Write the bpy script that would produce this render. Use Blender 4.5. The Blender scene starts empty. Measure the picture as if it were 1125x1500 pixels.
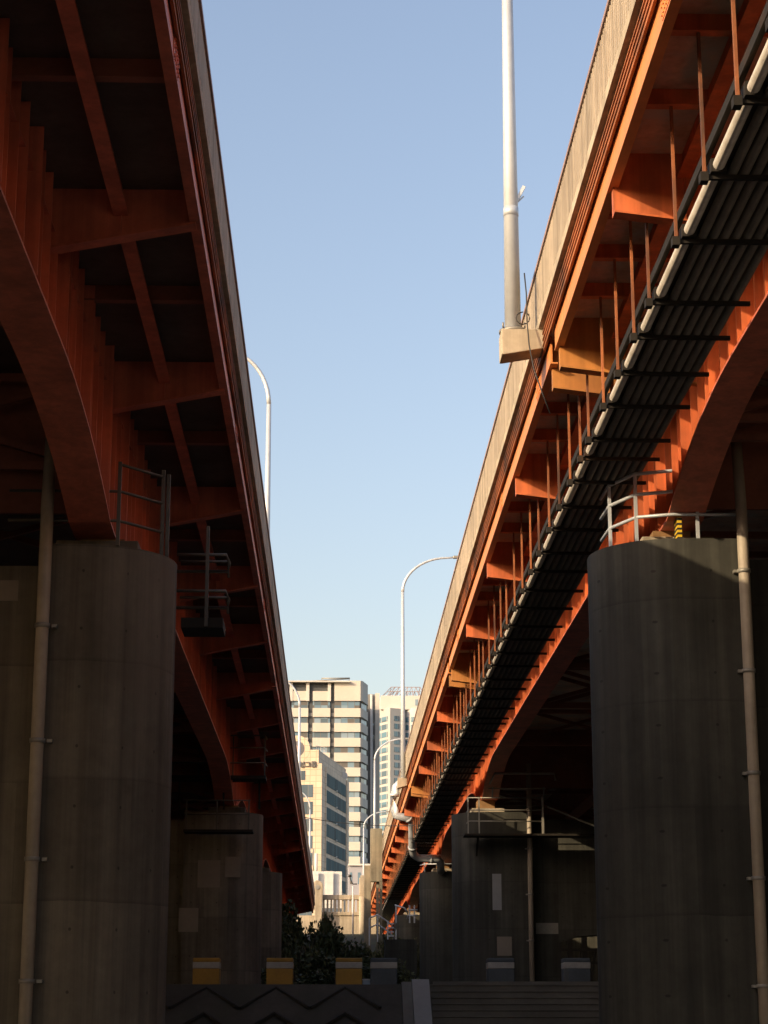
import bpy, bmesh, math, random
from mathutils import Vector, Matrix
random.seed(7)
SC = bpy.context.scene
COL = SC.collection
R = math.radians

# ------------------------------------------------------------------ camera
F = 2905.0                       # focal length in photo pixels (1125 x 1500)
PITCH, YAW = math.atan(750 / F), math.atan(0.0255)
cam = bpy.data.cameras.new('camera')
cam.sensor_fit = 'VERTICAL'; cam.sensor_height = 36.0; cam.lens = 36.0 * F / 1500
cam.clip_start = 0.1; cam.clip_end = 6000
co = bpy.data.objects.new('camera', cam); COL.objects.link(co)
co.rotation_euler = (math.pi / 2 + PITCH, 0, -YAW)
SC.camera = co
RM = co.rotation_euler.to_matrix()
def at(px, py, Y):
    """world point seen at photo pixel (px, py) at distance Y along the bridges"""
    d = RM @ Vector(((px - 562.5) / F, (750 - py) / F, -1.0))
    return d * (Y / d.y)

# ------------------------------------------------------------------ light
S = Vector((-1.0, -0.72, 0.485)).normalized()
EL = math.asin(S.z); AZ = math.atan2(S.x, S.y)
sun = bpy.data.lights.new('sun', 'SUN'); sun.energy = 3.0; sun.angle = R(0.5); sun.color = (1.0, 0.76, 0.47)
so = bpy.data.objects.new('sun', sun); COL.objects.link(so)
so.rotation_euler = S.to_track_quat('Z', 'Y').to_euler(); so.location = (-60, -40, 60)
W = bpy.data.worlds.new('World'); SC.world = W; W.use_nodes = True
nt = W.node_tree; bg = nt.nodes['Background']
sky = nt.nodes.new('ShaderNodeTexSky'); sky.sky_type = 'NISHITA'; sky.sun_disc = False
sky.sun_elevation = EL; sky.sun_rotation = AZ
sky.air_density = 1.35; sky.dust_density = 3.3; sky.ozone_density = 0.6; sky.altitude = 50
tn = nt.nodes.new('ShaderNodeMix'); tn.data_type = 'RGBA'; tn.blend_type = 'MULTIPLY'; tn.inputs[0].default_value = 1
tn.inputs[7].default_value = (0.965, 0.895, 0.935, 1); nt.links.new(sky.outputs[0], tn.inputs[6]); nt.links.new(tn.outputs[2], bg.inputs[0]); bg.inputs[1].default_value = 0.15
SC.view_settings.view_transform = 'Standard'; SC.view_settings.look = 'None'
SC.view_settings.exposure = 0.75; SC.view_settings.gamma = 1.0
SC.render.engine = 'CYCLES'
SC.cycles.max_bounces = 9; SC.cycles.diffuse_bounces = 7; SC.cycles.glossy_bounces = 3
SC.cycles.use_denoising = True
SC.cycles.sample_clamp_indirect = 4.0

# ------------------------------------------------------------------ materials
def mat(name, base, rough=0.7, var=0.25, scale=0.8, streak=0.0, metal=0.0, grime=None, grime_lo=0.55, grime_hi=0.75,
        grime_scale=0.5, bump=0.0, bump_scale=12.0, joints=None, spec=0.5, stretch=(1, 1, 1)):
    m = bpy.data.materials.new(name); m.use_nodes = True
    t = m.node_tree; N = t.nodes; L = t.links
    b = N['Principled BSDF']; b.inputs['Roughness'].default_value = rough; b.inputs['Metallic'].default_value = metal
    b.inputs['Specular IOR Level'].default_value = spec
    g = N.new('ShaderNodeNewGeometry')
    def noise(sc, vec=(1, 1, 1), detail=6.0):
        mp = N.new('ShaderNodeMapping'); mp.inputs['Scale'].default_value = vec
        L.new(g.outputs['Position'], mp.inputs['Vector'])
        n = N.new('ShaderNodeTexNoise'); n.inputs['Scale'].default_value = sc; n.inputs['Detail'].default_value = detail
        n.inputs['Roughness'].default_value = 0.62
        L.new(mp.outputs[0], n.inputs['Vector']); return n.outputs['Fac']
    def ramp(fac, lo, hi, c0, c1):
        r = N.new('ShaderNodeMapRange'); r.inputs['From Min'].default_value = lo; r.inputs['From Max'].default_value = hi
        r.inputs['To Min'].default_value = c0; r.inputs['To Max'].default_value = c1; L.new(fac, r.inputs['Value']); return r.outputs[0]
    def mul(a, c):
        x = N.new('ShaderNodeMath'); x.operation = 'MULTIPLY'; L.new(a, x.inputs[0]); L.new(c, x.inputs[1]); return x.outputs[0]
    f = ramp(noise(scale, stretch), 0.3, 0.7, 1 - var, 1 + var * 0.6)
    f = mul(f, ramp(noise(scale * 9, stretch, 3.0), 0.3, 0.7, 1 - var * 0.35, 1 + var * 0.25))
    if streak:
        f = mul(f, ramp(noise(1.0, (2.6, 2.6, 0.07), 4.0), 0.38, 0.62, 1 - streak, 1 + streak * 0.35))
        f = mul(f, ramp(noise(1.0, (7.0, 7.0, 0.16), 3.0), 0.42, 0.7, 1 + streak * 0.1, 1 - streak * 0.5))
    if joints:                                           # pour lines every so many metres
        sx = N.new('ShaderNodeSeparateXYZ'); L.new(g.outputs['Position'], sx.inputs[0])
        d = N.new('ShaderNodeMath'); d.operation = 'DIVIDE'; d.inputs[1].default_value = joints; L.new(sx.outputs['Z'], d.inputs[0])
        wob = N.new('ShaderNodeMath'); wob.operation = 'MULTIPLY_ADD'; wob.inputs[1].default_value = 0.06
        L.new(noise(0.7), wob.inputs[0]); L.new(d.outputs[0], wob.inputs[2])
        fr = N.new('ShaderNodeMath'); fr.operation = 'FRACT'; L.new(wob.outputs[0], fr.inputs[0])
        f = mul(f, ramp(fr.outputs[0], 0.0, 0.035, 0.72, 1.0))
        fl = N.new('ShaderNodeMath'); fl.operation = 'FLOOR'; L.new(wob.outputs[0], fl.inputs[0])
        wn = N.new('ShaderNodeTexWhiteNoise'); wn.noise_dimensions = '1D'; L.new(fl.outputs[0], wn.inputs['W'])
        f = mul(f, ramp(wn.outputs['Value'], 0, 1, 0.88, 1.08))
        # formwork panels: upright joints, a tone for each panel, tie holes
        ad = N.new('ShaderNodeMath'); ad.operation = 'ADD'; L.new(sx.outputs['X'], ad.inputs[0]); L.new(sx.outputs['Y'], ad.inputs[1])
        du = N.new('ShaderNodeMath'); du.operation = 'DIVIDE'; du.inputs[1].default_value = 0.93; L.new(ad.outputs[0], du.inputs[0])
        fu = N.new('ShaderNodeMath'); fu.operation = 'FLOOR'; L.new(du.outputs[0], fu.inputs[0])
        fru = N.new('ShaderNodeMath'); fru.operation = 'FRACT'; L.new(du.outputs[0], fru.inputs[0])
        f = mul(f, ramp(fru.outputs[0], 0.0, 0.03, 0.87, 1.0))
        cb = N.new('ShaderNodeCombineXYZ'); L.new(fu.outputs[0], cb.inputs['X']); L.new(fl.outputs[0], cb.inputs['Y'])
        w2 = N.new('ShaderNodeTexWhiteNoise'); w2.noise_dimensions = '2D'; L.new(cb.outputs[0], w2.inputs['Vector'])
        f = mul(f, ramp(w2.outputs['Value'], 0, 1, 0.86, 1.12))
        cv = N.new('ShaderNodeCombineXYZ'); L.new(fru.outputs[0], cv.inputs['X'])
        f3 = N.new('ShaderNodeMath'); f3.operation = 'FRACT'
        m3 = N.new('ShaderNodeMath'); m3.operation = 'MULTIPLY'; m3.inputs[1].default_value = 2.0; L.new(d.outputs[0], m3.inputs[0]); L.new(m3.outputs[0], f3.inputs[0])
        L.new(f3.outputs[0], cv.inputs['Y'])
        ds = N.new('ShaderNodeVectorMath'); ds.operation = 'DISTANCE'; ds.inputs[1].default_value = (0.5, 0.5, 0); L.new(cv.outputs[0], ds.inputs[0])
        f = mul(f, ramp(ds.outputs['Value'], 0.022, 0.032, 0.45, 1.0))
    cm = N.new('ShaderNodeMix'); cm.data_type = 'RGBA'; cm.blend_type = 'MULTIPLY'; cm.inputs[0].default_value = 1.0
    cm.inputs[6].default_value = (*base, 1); L.new(f, cm.inputs[7]); out = cm.outputs[2]
    if grime:
        gm = N.new('ShaderNodeMix'); gm.data_type = 'RGBA'
        L.new(ramp(noise(grime_scale, (1, 1, 0.45), 8.0), grime_lo, grime_hi, 0.0, 1.0), gm.inputs[0])
        L.new(out, gm.inputs[6]); gm.inputs[7].default_value = (*grime, 1); out = gm.outputs[2]
    L.new(out, b.inputs['Base Color'])
    if bump:
        bp = N.new('ShaderNodeBump'); bp.inputs['Strength'].default_value = bump; bp.inputs['Distance'].default_value = 0.02
        L.new(noise(bump_scale), bp.inputs['Height']); L.new(bp.outputs[0], b.inputs['Normal'])
    return m

M = {}
M['pier'] = mat('pier_concrete_shaded', (0.064, 0.064, 0.053), 0.9, 0.32, 0.45, 0.36, joints=1.9, grime=(0.062, 0.058, 0.05), grime_lo=0.54, grime_hi=0.8, bump=0.25)  # right piers: concrete darkened, so their deep shade is in the colour
M['pier_left'] = mat('pier_concrete_bounce_brown', (0.165, 0.145, 0.113), 0.9, 0.32, 0.45, 0.34, joints=1.9, grime=(0.15, 0.125, 0.10), grime_lo=0.54, grime_hi=0.8, bump=0.25)  # left piers: lighter copy with the brown of the orange bounce mixed in
M['weathered'] = mat('weathered_concrete', (0.26, 0.23, 0.165), 0.9, 0.25, 0.9, 0.3, grime=(0.13, 0.12, 0.085), grime_lo=0.5, grime_hi=0.75, bump=0.2)
M['concrete'] = mat('edge_concrete', (0.42, 0.36, 0.27), 0.9, 0.25, 0.9, 0.22, grime=(0.16, 0.13, 0.10), grime_lo=0.6, grime_hi=0.8, bump=0.2)
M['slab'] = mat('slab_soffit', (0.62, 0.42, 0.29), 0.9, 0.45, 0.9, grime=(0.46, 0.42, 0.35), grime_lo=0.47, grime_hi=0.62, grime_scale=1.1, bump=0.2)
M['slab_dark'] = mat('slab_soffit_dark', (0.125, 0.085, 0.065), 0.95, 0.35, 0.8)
M['orange'] = mat('orange_paint', (0.63, 0.16, 0.05), 0.6, 0.24, 0.7, 0.30, grime=(0.30, 0.10, 0.045), grime_lo=0.50, grime_hi=0.78, grime_scale=0.9, bump=0.06)
M['orange_pale'] = mat('faded_orange_paint', (0.66, 0.24, 0.065), 0.5, 0.14, 0.9, 0.08, grime=(0.36, 0.11, 0.035), grime_lo=0.62, grime_hi=0.85)
M['rust'] = mat('rusty_orange_paint', (0.38, 0.125, 0.04), 0.75, 0.45, 0.9, stretch=(1, 0.3, 1), grime=(0.09, 0.042, 0.025), grime_lo=0.47, grime_hi=0.66, grime_scale=0.8, bump=0.2)
M['ochre'] = mat('ochre_paint', (0.50, 0.21, 0.05), 0.6, 0.2, 0.8, 0.2, grime=(0.25, 0.10, 0.04), grime_lo=0.55, grime_hi=0.8)
M['red'] = mat('dull_red_paint', (0.62, 0.17, 0.10), 0.55, 0.22, 0.8, 0.22, grime=(0.20, 0.05, 0.025), grime_lo=0.6, grime_hi=0.85, bump=0.06)
M['red_dark'] = mat('dark_red_brown_paint', (0.26, 0.09, 0.055), 0.75, 0.3, 0.8)  # darker red-brown for inner girders, frames, diaphragms and left cross beams
M['rail_paint'] = mat('beige_rail_paint', (0.44, 0.37, 0.28), 0.65, 0.25, 0.35, 0.25, grime=(0.22, 0.17, 0.12), grime_lo=0.56, grime_hi=0.8, grime_scale=0.6)
M['rail_back'] = mat('dark_rail_infill', (0.17, 0.135, 0.10), 0.8, 0.25, 0.6, 0.25)
M['rail_top'] = mat('worn_rail_cap', (0.33, 0.22, 0.19), 0.55, 0.2, 0.8)
M['galv'] = mat('galvanised_steel', (0.56, 0.60, 0.64), 0.45, 0.12, 0.9, 0.10, metal=0.25)
M['steel'] = mat('grey_steel', (0.30, 0.29, 0.26), 0.5, 0.22, 1.3, metal=0.35)
M['left_steel'] = mat('darker_grey_steel', (0.11, 0.10, 0.085), 0.6, 0.25, 1.2, metal=0.2)  # darker steel tone for the left rails, cage and platforms
M['dark_steel'] = mat('dark_steel', (0.028, 0.024, 0.020), 0.75, 0.3, 1.2, spec=0.2, grime=(0.10, 0.05, 0.025), grime_lo=0.6, grime_hi=0.8)
M['silver'] = mat('silver_cladding', (0.52, 0.485, 0.43), 0.45, 0.28, 1.2, metal=0.15, grime=(0.30, 0.26, 0.21), grime_lo=0.52, grime_hi=0.75, grime_scale=1.2)
M['conduit'] = mat('dusty_conduit', (0.13, 0.115, 0.095), 0.5, 0.35, 1.6)
M['drain'] = mat('cream_drain_pipe', (0.46, 0.40, 0.32), 0.6, 0.2, 0.8, 0.2)
M['bearing'] = mat('bearing_brown', (0.30, 0.17, 0.07), 0.7, 0.3, 2.0)
M['ground'] = mat('soil', (0.05, 0.046, 0.038), 0.95, 0.4, 0.25, grime=(0.05, 0.06, 0.03), grime_lo=0.45, grime_hi=0.6, grime_scale=0.12, bump=0.4, bump_scale=5)
M['paving'] = mat('terrace_paving', (0.17, 0.16, 0.14), 0.95, 0.3, 0.6, bump=0.2)
M['path'] = mat('pale_bounce_concrete', (0.45, 0.41, 0.34), 0.95, 0.25, 0.5, bump=0.2)
M['revet'] = mat('revetment_concrete', (0.070, 0.062, 0.050), 0.95, 0.35, 0.7, grime=(0.05, 0.052, 0.035), grime_lo=0.5, grime_hi=0.7, bump=0.3)
M['revet_gap'] = mat('revetment_joint', (0.042, 0.038, 0.031), 0.95, 0.3, 1.0)
M['stairs'] = mat('stair_concrete', (0.16, 0.15, 0.13), 0.95, 0.3, 0.6, bump=0.25)
M['channel'] = mat('pale_channel', (0.30, 0.29, 0.275), 0.8, 0.15, 0.8)
M['yellow'] = mat('yellow_paint', (0.40, 0.22, 0.03), 0.6, 0.2, 1.5, grime=(0.22, 0.12, 0.03), grime_lo=0.6, grime_hi=0.8, grime_scale=2.0)
M['blue_grey'] = mat('blue_grey_paint', (0.085, 0.10, 0.115), 0.65, 0.25, 1.5, grime=(0.12, 0.11, 0.09), grime_lo=0.6, grime_hi=0.8, grime_scale=2.0)
M['band'] = mat('pale_band', (0.40, 0.38, 0.35), 0.6, 0.2, 2.0)
M['patch'] = mat('grey_paint_patch', (0.30, 0.31, 0.32), 0.8, 0.12, 1.0)
M['patch2'] = mat('tan_paint_patch', (0.24, 0.21, 0.175), 0.85, 0.12, 1.0)
M['haz_y'] = mat('hazard_yellow', (0.75, 0.50, 0.03), 0.6, 0.1, 2.0)
M['black'] = mat('black_rubber', (0.02, 0.02, 0.02), 0.6, 0.2, 2.0)
M['white'] = mat('white_panel', (0.66, 0.66, 0.64), 0.6, 0.12, 0.5, 0.1)
M['pale_blue'] = mat('pale_blue_plastic', (0.42, 0.50, 0.58), 0.5, 0.1, 1.5)
M['b_beige'] = mat('beige_cladding', (0.60, 0.555, 0.49), 0.8, 0.08, 0.25)
M['b_white'] = mat('off_white_cladding', (0.62, 0.59, 0.55), 0.8, 0.07, 0.2)
M['b_grey'] = mat('grey_cladding', (0.20, 0.20, 0.20), 0.7, 0.12, 0.3)
M['b_tower'] = mat('pale_grey_cladding', (0.42, 0.42, 0.41), 0.8, 0.08, 0.2)
M['b_lilac'] = mat('lilac_grey_wall', (0.36, 0.36, 0.40), 0.8, 0.1, 0.3)
M['disc'] = mat('dark_bronze_disc', (0.10, 0.10, 0.115), 0.6, 0.2, 0.6)
M['sign'] = mat('grey_letters', (0.16, 0.16, 0.17), 0.6, 0.1, 1.0)
M['bark'] = mat('bark', (0.06, 0.045, 0.03), 0.9, 0.3, 3.0)
M['wall_tan'] = mat('tan_wall', (0.52, 0.40, 0.24), 0.9, 0.2, 0.8, 0.2)

def tiles(name, base, joint, sx, sz, var=0.12, rough=0.75):
    """square stone cladding with joints in world X/Y and Z"""
    m = bpy.data.materials.new(name); m.use_nodes = True
    N, L = m.node_tree.nodes, m.node_tree.links; b = N['Principled BSDF']; b.inputs['Roughness'].default_value = rough
    tc = N.new('ShaderNodeTexCoord'); s = N.new('ShaderNodeSeparateXYZ'); L.new(tc.outputs['Object'], s.inputs[0])
    ad = N.new('ShaderNodeMath'); ad.operation = 'ADD'; L.new(s.outputs['X'], ad.inputs[0]); L.new(s.outputs['Y'], ad.inputs[1])
    cb = N.new('ShaderNodeCombineXYZ'); L.new(ad.outputs[0], cb.inputs['X']); L.new(s.outputs['Z'], cb.inputs['Y'])
    br = N.new('ShaderNodeTexBrick'); br.offset = 0.0; br.inputs['Scale'].default_value = 1.0
    br.inputs['Brick Width'].default_value = sx; br.inputs['Row Height'].default_value = sz
    br.inputs['Mortar Size'].default_value = 0.05; br.inputs['Mortar Smooth'].default_value = 0.3
    br.inputs['Color1'].default_value = (*[c * (1 - var) for c in base], 1); br.inputs['Color2'].default_value = (*[c * (1 + var) for c in base], 1)
    br.inputs['Mortar'].default_value = (*joint, 1); L.new(cb.outputs[0], br.inputs['Vector']); L.new(br.outputs['Color'], b.inputs['Base Color'])
    return m
M['stone'] = tiles('warm_stone_tiles', (0.58, 0.475, 0.36), (0.40, 0.31, 0.22), 1.0, 1.0)
M['stone_side'] = tiles('lifted_stone_tiles', (0.72, 0.58, 0.44), (0.50, 0.39, 0.29), 1.0, 1.0)  # front stone made lighter for the side wall that lies in shade

def panes(name, cols, width, frame=(0.30, 0.28, 0.26), gap=0.08, rough=0.15):
    """a window band: panes of glass, blinds and curtains between mullions, along object X+Y"""
    m = bpy.data.materials.new(name); m.use_nodes = True
    N, L = m.node_tree.nodes, m.node_tree.links; b = N['Principled BSDF']; b.inputs['Roughness'].default_value = rough
    tc = N.new('ShaderNodeTexCoord'); g = N.new('ShaderNodeNewGeometry')
    s = N.new('ShaderNodeSeparateXYZ'); L.new(tc.outputs['Object'], s.inputs[0])
    def mt(op, a, c=None, v=0.0):
        x = N.new('ShaderNodeMath'); x.operation = op; L.new(a, x.inputs[0])
        if c is not None: L.new(c, x.inputs[1])
        else: x.inputs[1].default_value = v
        return x.outputs[0]
    u = mt('DIVIDE', mt('ADD', s.outputs['X'], s.outputs['Y']), None, width)
    fl, fr = mt('FLOOR', u), mt('FRACT', u)
    s2 = N.new('ShaderNodeSeparateXYZ'); L.new(g.outputs['Position'], s2.inputs[0])
    zz = mt('FLOOR', mt('DIVIDE', s2.outputs['Z'], None, 3.0))
    cb = N.new('ShaderNodeCombineXYZ'); L.new(fl, cb.inputs['X']); L.new(zz, cb.inputs['Y'])
    wn = N.new('ShaderNodeTexWhiteNoise'); wn.noise_dimensions = '2D'; L.new(cb.outputs[0], wn.inputs['Vector'])
    cr = N.new('ShaderNodeValToRGB'); cr.color_ramp.interpolation = 'CONSTANT'
    cr.color_ramp.elements[0].color = (*cols[0], 1); cr.color_ramp.elements[1].color = (*cols[1], 1); cr.color_ramp.elements[1].position = 1.0 / len(cols)
    for i, c in enumerate(cols[2:]):
        e = cr.color_ramp.elements.new((i + 2) / len(cols)); e.color = (*c, 1)
    L.new(wn.outputs['Value'], cr.inputs[0])
    mx = N.new('ShaderNodeMix'); mx.data_type = 'RGBA'; L.new(mt('LESS_THAN', fr, None, gap), mx.inputs[0])
    L.new(cr.outputs[0], mx.inputs[6]); mx.inputs[7].default_value = (*frame, 1); L.new(mx.outputs[2], b.inputs['Base Color'])
    return m
M['glass_band'] = panes('blue_window_band', [(0.14, 0.22, 0.29), (0.20, 0.29, 0.36), (0.13, 0.12, 0.11), (0.25, 0.33, 0.40), (0.10, 0.14, 0.17)], 1.5, (0.16, 0.15, 0.14))
M['glass_teal'] = panes('teal_window_glass', [(0.095, 0.145, 0.155), (0.12, 0.165, 0.17), (0.10, 0.125, 0.13)], 1.6, (0.05, 0.045, 0.04), 0.05, 0.8)
M['glass_teal'].node_tree.nodes['Principled BSDF'].inputs['Specular IOR Level'].default_value = 0.15
M['glass_front'] = panes('dark_blue_front_glass', [(0.05, 0.085, 0.12), (0.07, 0.11, 0.15), (0.04, 0.07, 0.10)], 1.2, (0.20, 0.19, 0.17), 0.05, 0.2)
M['glass_tower'] = panes('tower_window_glass', [(0.11, 0.21, 0.28), (0.16, 0.26, 0.33), (0.09, 0.14, 0.18)], 1.3, (0.42, 0.39, 0.34), 0.08, 0.3)
M['dark_void'] = mat('dark_recess', (0.07, 0.075, 0.08), 0.6, 0.2, 0.4)

def leafmat(name, c):
    m = bpy.data.materials.new(name); m.use_nodes = True
    N, L = m.node_tree.nodes, m.node_tree.links; b = N['Principled BSDF']; b.inputs['Roughness'].default_value = 0.6
    g = N.new('ShaderNodeNewGeometry'); mr = N.new('ShaderNodeMapRange'); L.new(g.outputs['Random Per Island'], mr.inputs['Value'])
    mr.inputs['To Min'].default_value = 0.5; mr.inputs['To Max'].default_value = 1.5
    x = N.new('ShaderNodeMix'); x.data_type = 'RGBA'; x.blend_type = 'MULTIPLY'; x.inputs[0].default_value = 1
    x.inputs[6].default_value = (*c, 1); L.new(mr.outputs[0], x.inputs[7]); L.new(x.outputs[2], b.inputs['Base Color'])
    return m
M['leaf'] = leafmat('dark_leaves', (0.045, 0.06, 0.022))
M['leaf2'] = leafmat('olive_leaves', (0.07, 0.075, 0.025))

# ------------------------------------------------------------------ mesh helpers
class MB:
    def __init__(s): s.bm = bmesh.new()
    def box(s, x0, x1, y0, y1, z0, z1):
        v = [s.bm.verts.new((x, y, z)) for z in (z0, z1) for y in (y0, y1) for x in (x0, x1)]
        for q in ((0, 2, 3, 1), (4, 5, 7, 6), (0, 1, 5, 4), (2, 6, 7, 3), (0, 4, 6, 2), (1, 3, 7, 5)):
            s.bm.faces.new([v[i] for i in q])
        return s
    def prism(s, pts, axis, a, b):
        """polygon extruded along an axis: pts are the other two coordinates in order"""
        def p(u, v, w): return {'x': (w, u, v), 'y': (u, w, v), 'z': (u, v, w)}[axis]
        A = [s.bm.verts.new(p(u, v, a)) for u, v in pts]; B = [s.bm.verts.new(p(u, v, b)) for u, v in pts]
        n = len(pts)
        s.bm.faces.new(A); s.bm.faces.new(B[::-1])
        for i in range(n): s.bm.faces.new((A[i], B[i], B[(i + 1) % n], A[(i + 1) % n]))
        return s
    def bar(s, p, q, w, h=None):
        """rectangular bar between two points"""
        p, q = Vector(p), Vector(q); d = (q - p).normalized(); h = h or w
        up = Vector((0, 0, 1)) if abs(d.z) < 0.95 else Vector((0, 1, 0))
        u = d.cross(up).normalized() * (w / 2); v = u.cross(d).normalized() * (h / 2)
        A = [s.bm.verts.new(p + a * u + b * v) for a, b in ((-1, -1), (1, -1), (1, 1), (-1, 1))]
        B = [s.bm.verts.new(q + a * u + b * v) for a, b in ((-1, -1), (1, -1), (1, 1), (-1, 1))]
        s.bm.faces.new(A[::-1]); s.bm.faces.new(B)
        for i in range(4): s.bm.faces.new((A[i], A[(i + 1) % 4], B[(i + 1) % 4], B[i]))
        return s
    def tube(s, pts, r, n=10, r1=None):
        pts = [Vector(p) for p in pts]; m = len(pts); rings = []
        ref = Vector((0, 0, 1))
        d0 = (pts[1] - pts[0]).normalized()
        if abs(d0.z) > 0.9: ref = Vector((0, 1, 0))
        for i, p in enumerate(pts):
            d = (pts[min(i + 1, m - 1)] - pts[max(i - 1, 0)]).normalized()
            u = d.cross(ref)
            if u.length < 1e-4: u = d.cross(Vector((1, 0, 0)))
            u.normalize(); v = u.cross(d).normalized()
            rr = r if r1 is None else r + (r1 - r) * i / (m - 1)
            rings.append([s.bm.verts.new(p + rr * (math.cos(a) * u + math.sin(a) * v)) for a in [2 * math.pi * k / n for k in range(n)]])
        for A, B in zip(rings, rings[1:]):
            for k in range(n):
                f = s.bm.faces.new((A[k], A[(k + 1) % n], B[(k + 1) % n], B[k])); f.smooth = True
        s.bm.faces.new(rings[0][::-1]); s.bm.faces.new(rings[-1])
        return s
    def build(s, name, m, parent=None, bevel=0.0):
        bmesh.ops.recalc_face_normals(s.bm, faces=s.bm.faces)
        if parent is not None:
            off = world_loc(parent)
            bmesh.ops.translate(s.bm, verts=s.bm.verts, vec=-off)
        me = bpy.data.meshes.new(name); s.bm.to_mesh(me); s.bm.free()
        me.materials.append(M[m] if isinstance(m, str) else m)
        o = bpy.data.objects.new(name, me); COL.objects.link(o)
        if parent is not None: o.parent = parent
        if bevel:
            b = o.modifiers.new('bevel', 'BEVEL'); b.width = bevel; b.segments = 2; b.limit_method = 'ANGLE'
        return o
def world_loc(o):
    v = Vector(o.location)
    while o.parent is not None: o = o.parent; v += Vector(o.location)
    return v
def thing(name, label, cat, loc=(0, 0, 0), group=None):
    o = bpy.data.objects.new(name, None); COL.objects.link(o); o.location = loc; o.empty_display_size = 0.3
    return tag(o, label, cat, group)
def tag(o, label, cat, group=None):
    o['label'] = label; o['category'] = cat
    if group: o['group'] = group
    return o
def structure(o, kind='structure'): o['kind'] = kind; return o
def dup(o, loc, parent=None):
    c = o.copy(); COL.objects.link(c); c.location = loc
    if parent is not None: c.parent = parent
    return c
def copy_tree(o, parent=None, loc=None):
    c = o.copy(); COL.objects.link(c)
    if parent is not None: c.parent = parent
    if loc is not None: c.location = loc
    for ch in list(o.children): copy_tree(ch, c)
    return c
def arc(cx, cy, r, a0, a1, n):
    return [(cx + r * math.cos(R(a0 + (a1 - a0) * i / n)), cy + r * math.sin(R(a0 + (a1 - a0) * i / n))) for i in range(n + 1)]

# ------------------------------------------------------------------ terrain
LB = 8.2  # top of the added left bank, sets how much side light enters
TE, TZ, GZ = 55.0, 1.0, -1.65           # terrace edge, terrace level, river path level
prof = [(-600, 9.0), (-175, 8.6), (-150, GZ), (48, GZ), (51.0, GZ), (TE + 0.05, TZ - 0.06), (96, TZ - 0.06), (135, TZ - 0.06), (165, 4.2), (200, 8.6), (320, 9.0), (2600, 9.0)]  # the rise behind the camera is added to block low skylight
mb = MB()
xs = [-1800, -200, -66, -59, -46, -20, 0, 20, 42, 55, 62, 200, 1800]
rows = [[mb.bm.verts.new((x, y, max(z, 10.6) if x > 50 else max(z, LB) if x < -55 else z)) for x in xs] for y, z in prof]   # unseen side banks, added to shut out low skylight
for A, B in zip(rows, rows[1:]):
    for i in range(len(xs) - 1): mb.bm.faces.new((A[i], A[i + 1], B[i + 1], B[i]))
structure(mb.build('ground', 'ground'))
# unseen riverside path, made pale to bounce light up to the decks
structure(MB().box(-50, 46, -66, 47.5, GZ - 0.2, GZ + 0.01).build('riverside_bounce_path', 'path'))
# terrace paving with a low front kerb
structure(MB().box(-50, 46, TE, 104, TZ - 0.3, TZ).build('terrace_pavement', 'paving'))
structure(MB().box(2.75, 45, TE + 0.25, TE + 0.55, TZ + 0.001, TZ + 0.12).build('terrace_kerb', 'stairs'))
# stone faced bank left of the stair, with diagonal joints
sl = (TZ - GZ) / (TE - 51.0)
def bank(x, s, h=0.0):                   # s: 0 at the top edge, 1 at the foot; h: height above the face
    return Vector((x, TE - 4.0 * s - h * 0.55, TZ - (TZ - GZ) * s + h * 0.83))
mb = MB()
P = [(TE + 0.02, TZ + 0.03), (TE - 0.25, TZ + 0.03), (51.0 - 0.1, GZ - 0.2), (TE + 0.02, GZ - 0.2)]
mb.prism(P, 'x', -50, 1.86)
bk = structure(mb.build('embankment_slope', 'revet'))
mb = MB()
for i in range(-26, 2):
    x0 = i * 1.85 + 0.35
    for lev in range(4):
        a, b2 = 0.06 + lev * 0.25, 0.06 + lev * 0.25 + 0.2
        for (xa, sa, xb, sb) in ((x0, a, x0 - 0.92, b2), (x0, a, x0 + 0.92, b2)):
            if max(xa, xb) < 1.8:
                mb.bar(bank(xa, sa, 0.02) + Vector((0, -.1, .09)), bank(xb, sb, 0.02) + Vector((0, -.1, .09)), 0.10, 0.06)
structure(mb.build('embankment_ribs', 'revet_gap'))
# stair to the terrace and its pale side channel
st = thing('concrete_stairs', 'wide weathered concrete stairs climbing to the terrace under the right bridge', 'stairs', (9, 53, GZ))
mb = MB(); n = 16; hgt = (TZ - GZ) / n
for i in range(n):
    y0 = 51.0 + (TE - 51.0) * i / n
    mb.box(2.62, 30, y0, TE + 0.02 + 0.001 * i, GZ + hgt * i - (0.3 if i == 0 else 0.0), GZ + hgt * (i + 1))
mb.build('steps', 'stairs', st, 0.012)
mb = MB()
for i in range(n):
    y0 = 51.0 + (TE - 51.0) * i / n; mb.box(2.63, 29.9, y0 - 0.03, y0 + 0.1, GZ + hgt * (i + 1) + 0.002, GZ + hgt * (i + 1) + 0.035)
mb.build('nosing', 'stairs', st)
mb = MB()
pts = [(TE + 0.2, TZ + 0.10), (TE - 0.1, TZ + 0.10), (50.9, GZ + 0.10), (50.9, GZ - 0.25), (TE + 0.2, GZ - 0.25)]
mb.prism(pts, 'x', 1.87, 2.14); mb.build('kerb_wall', 'stairs', st)
mb = MB()
pts = [(TE + 0.15, TZ + 0.17), (TE - 0.15, TZ + 0.17), (50.8, GZ + 0.17), (50.8, GZ - 0.25), (TE + 0.15, GZ - 0.25)]
mb.prism(pts, 'x', 2.15, 2.61)
cw = mb.build('side_channel', 'channel', st); cw['label'] = 'pale smooth sloping side channel'

# ------------------------------------------------------------------ bridges
def soffit(y, piers, half, flat, low, run):
    d = min(abs(y - p) for p in piers) - half
    if d <= 0: return low
    if d >= run: return flat
    t = 1 - d / run
    return flat - (flat - low) * t ** 2.0

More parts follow.
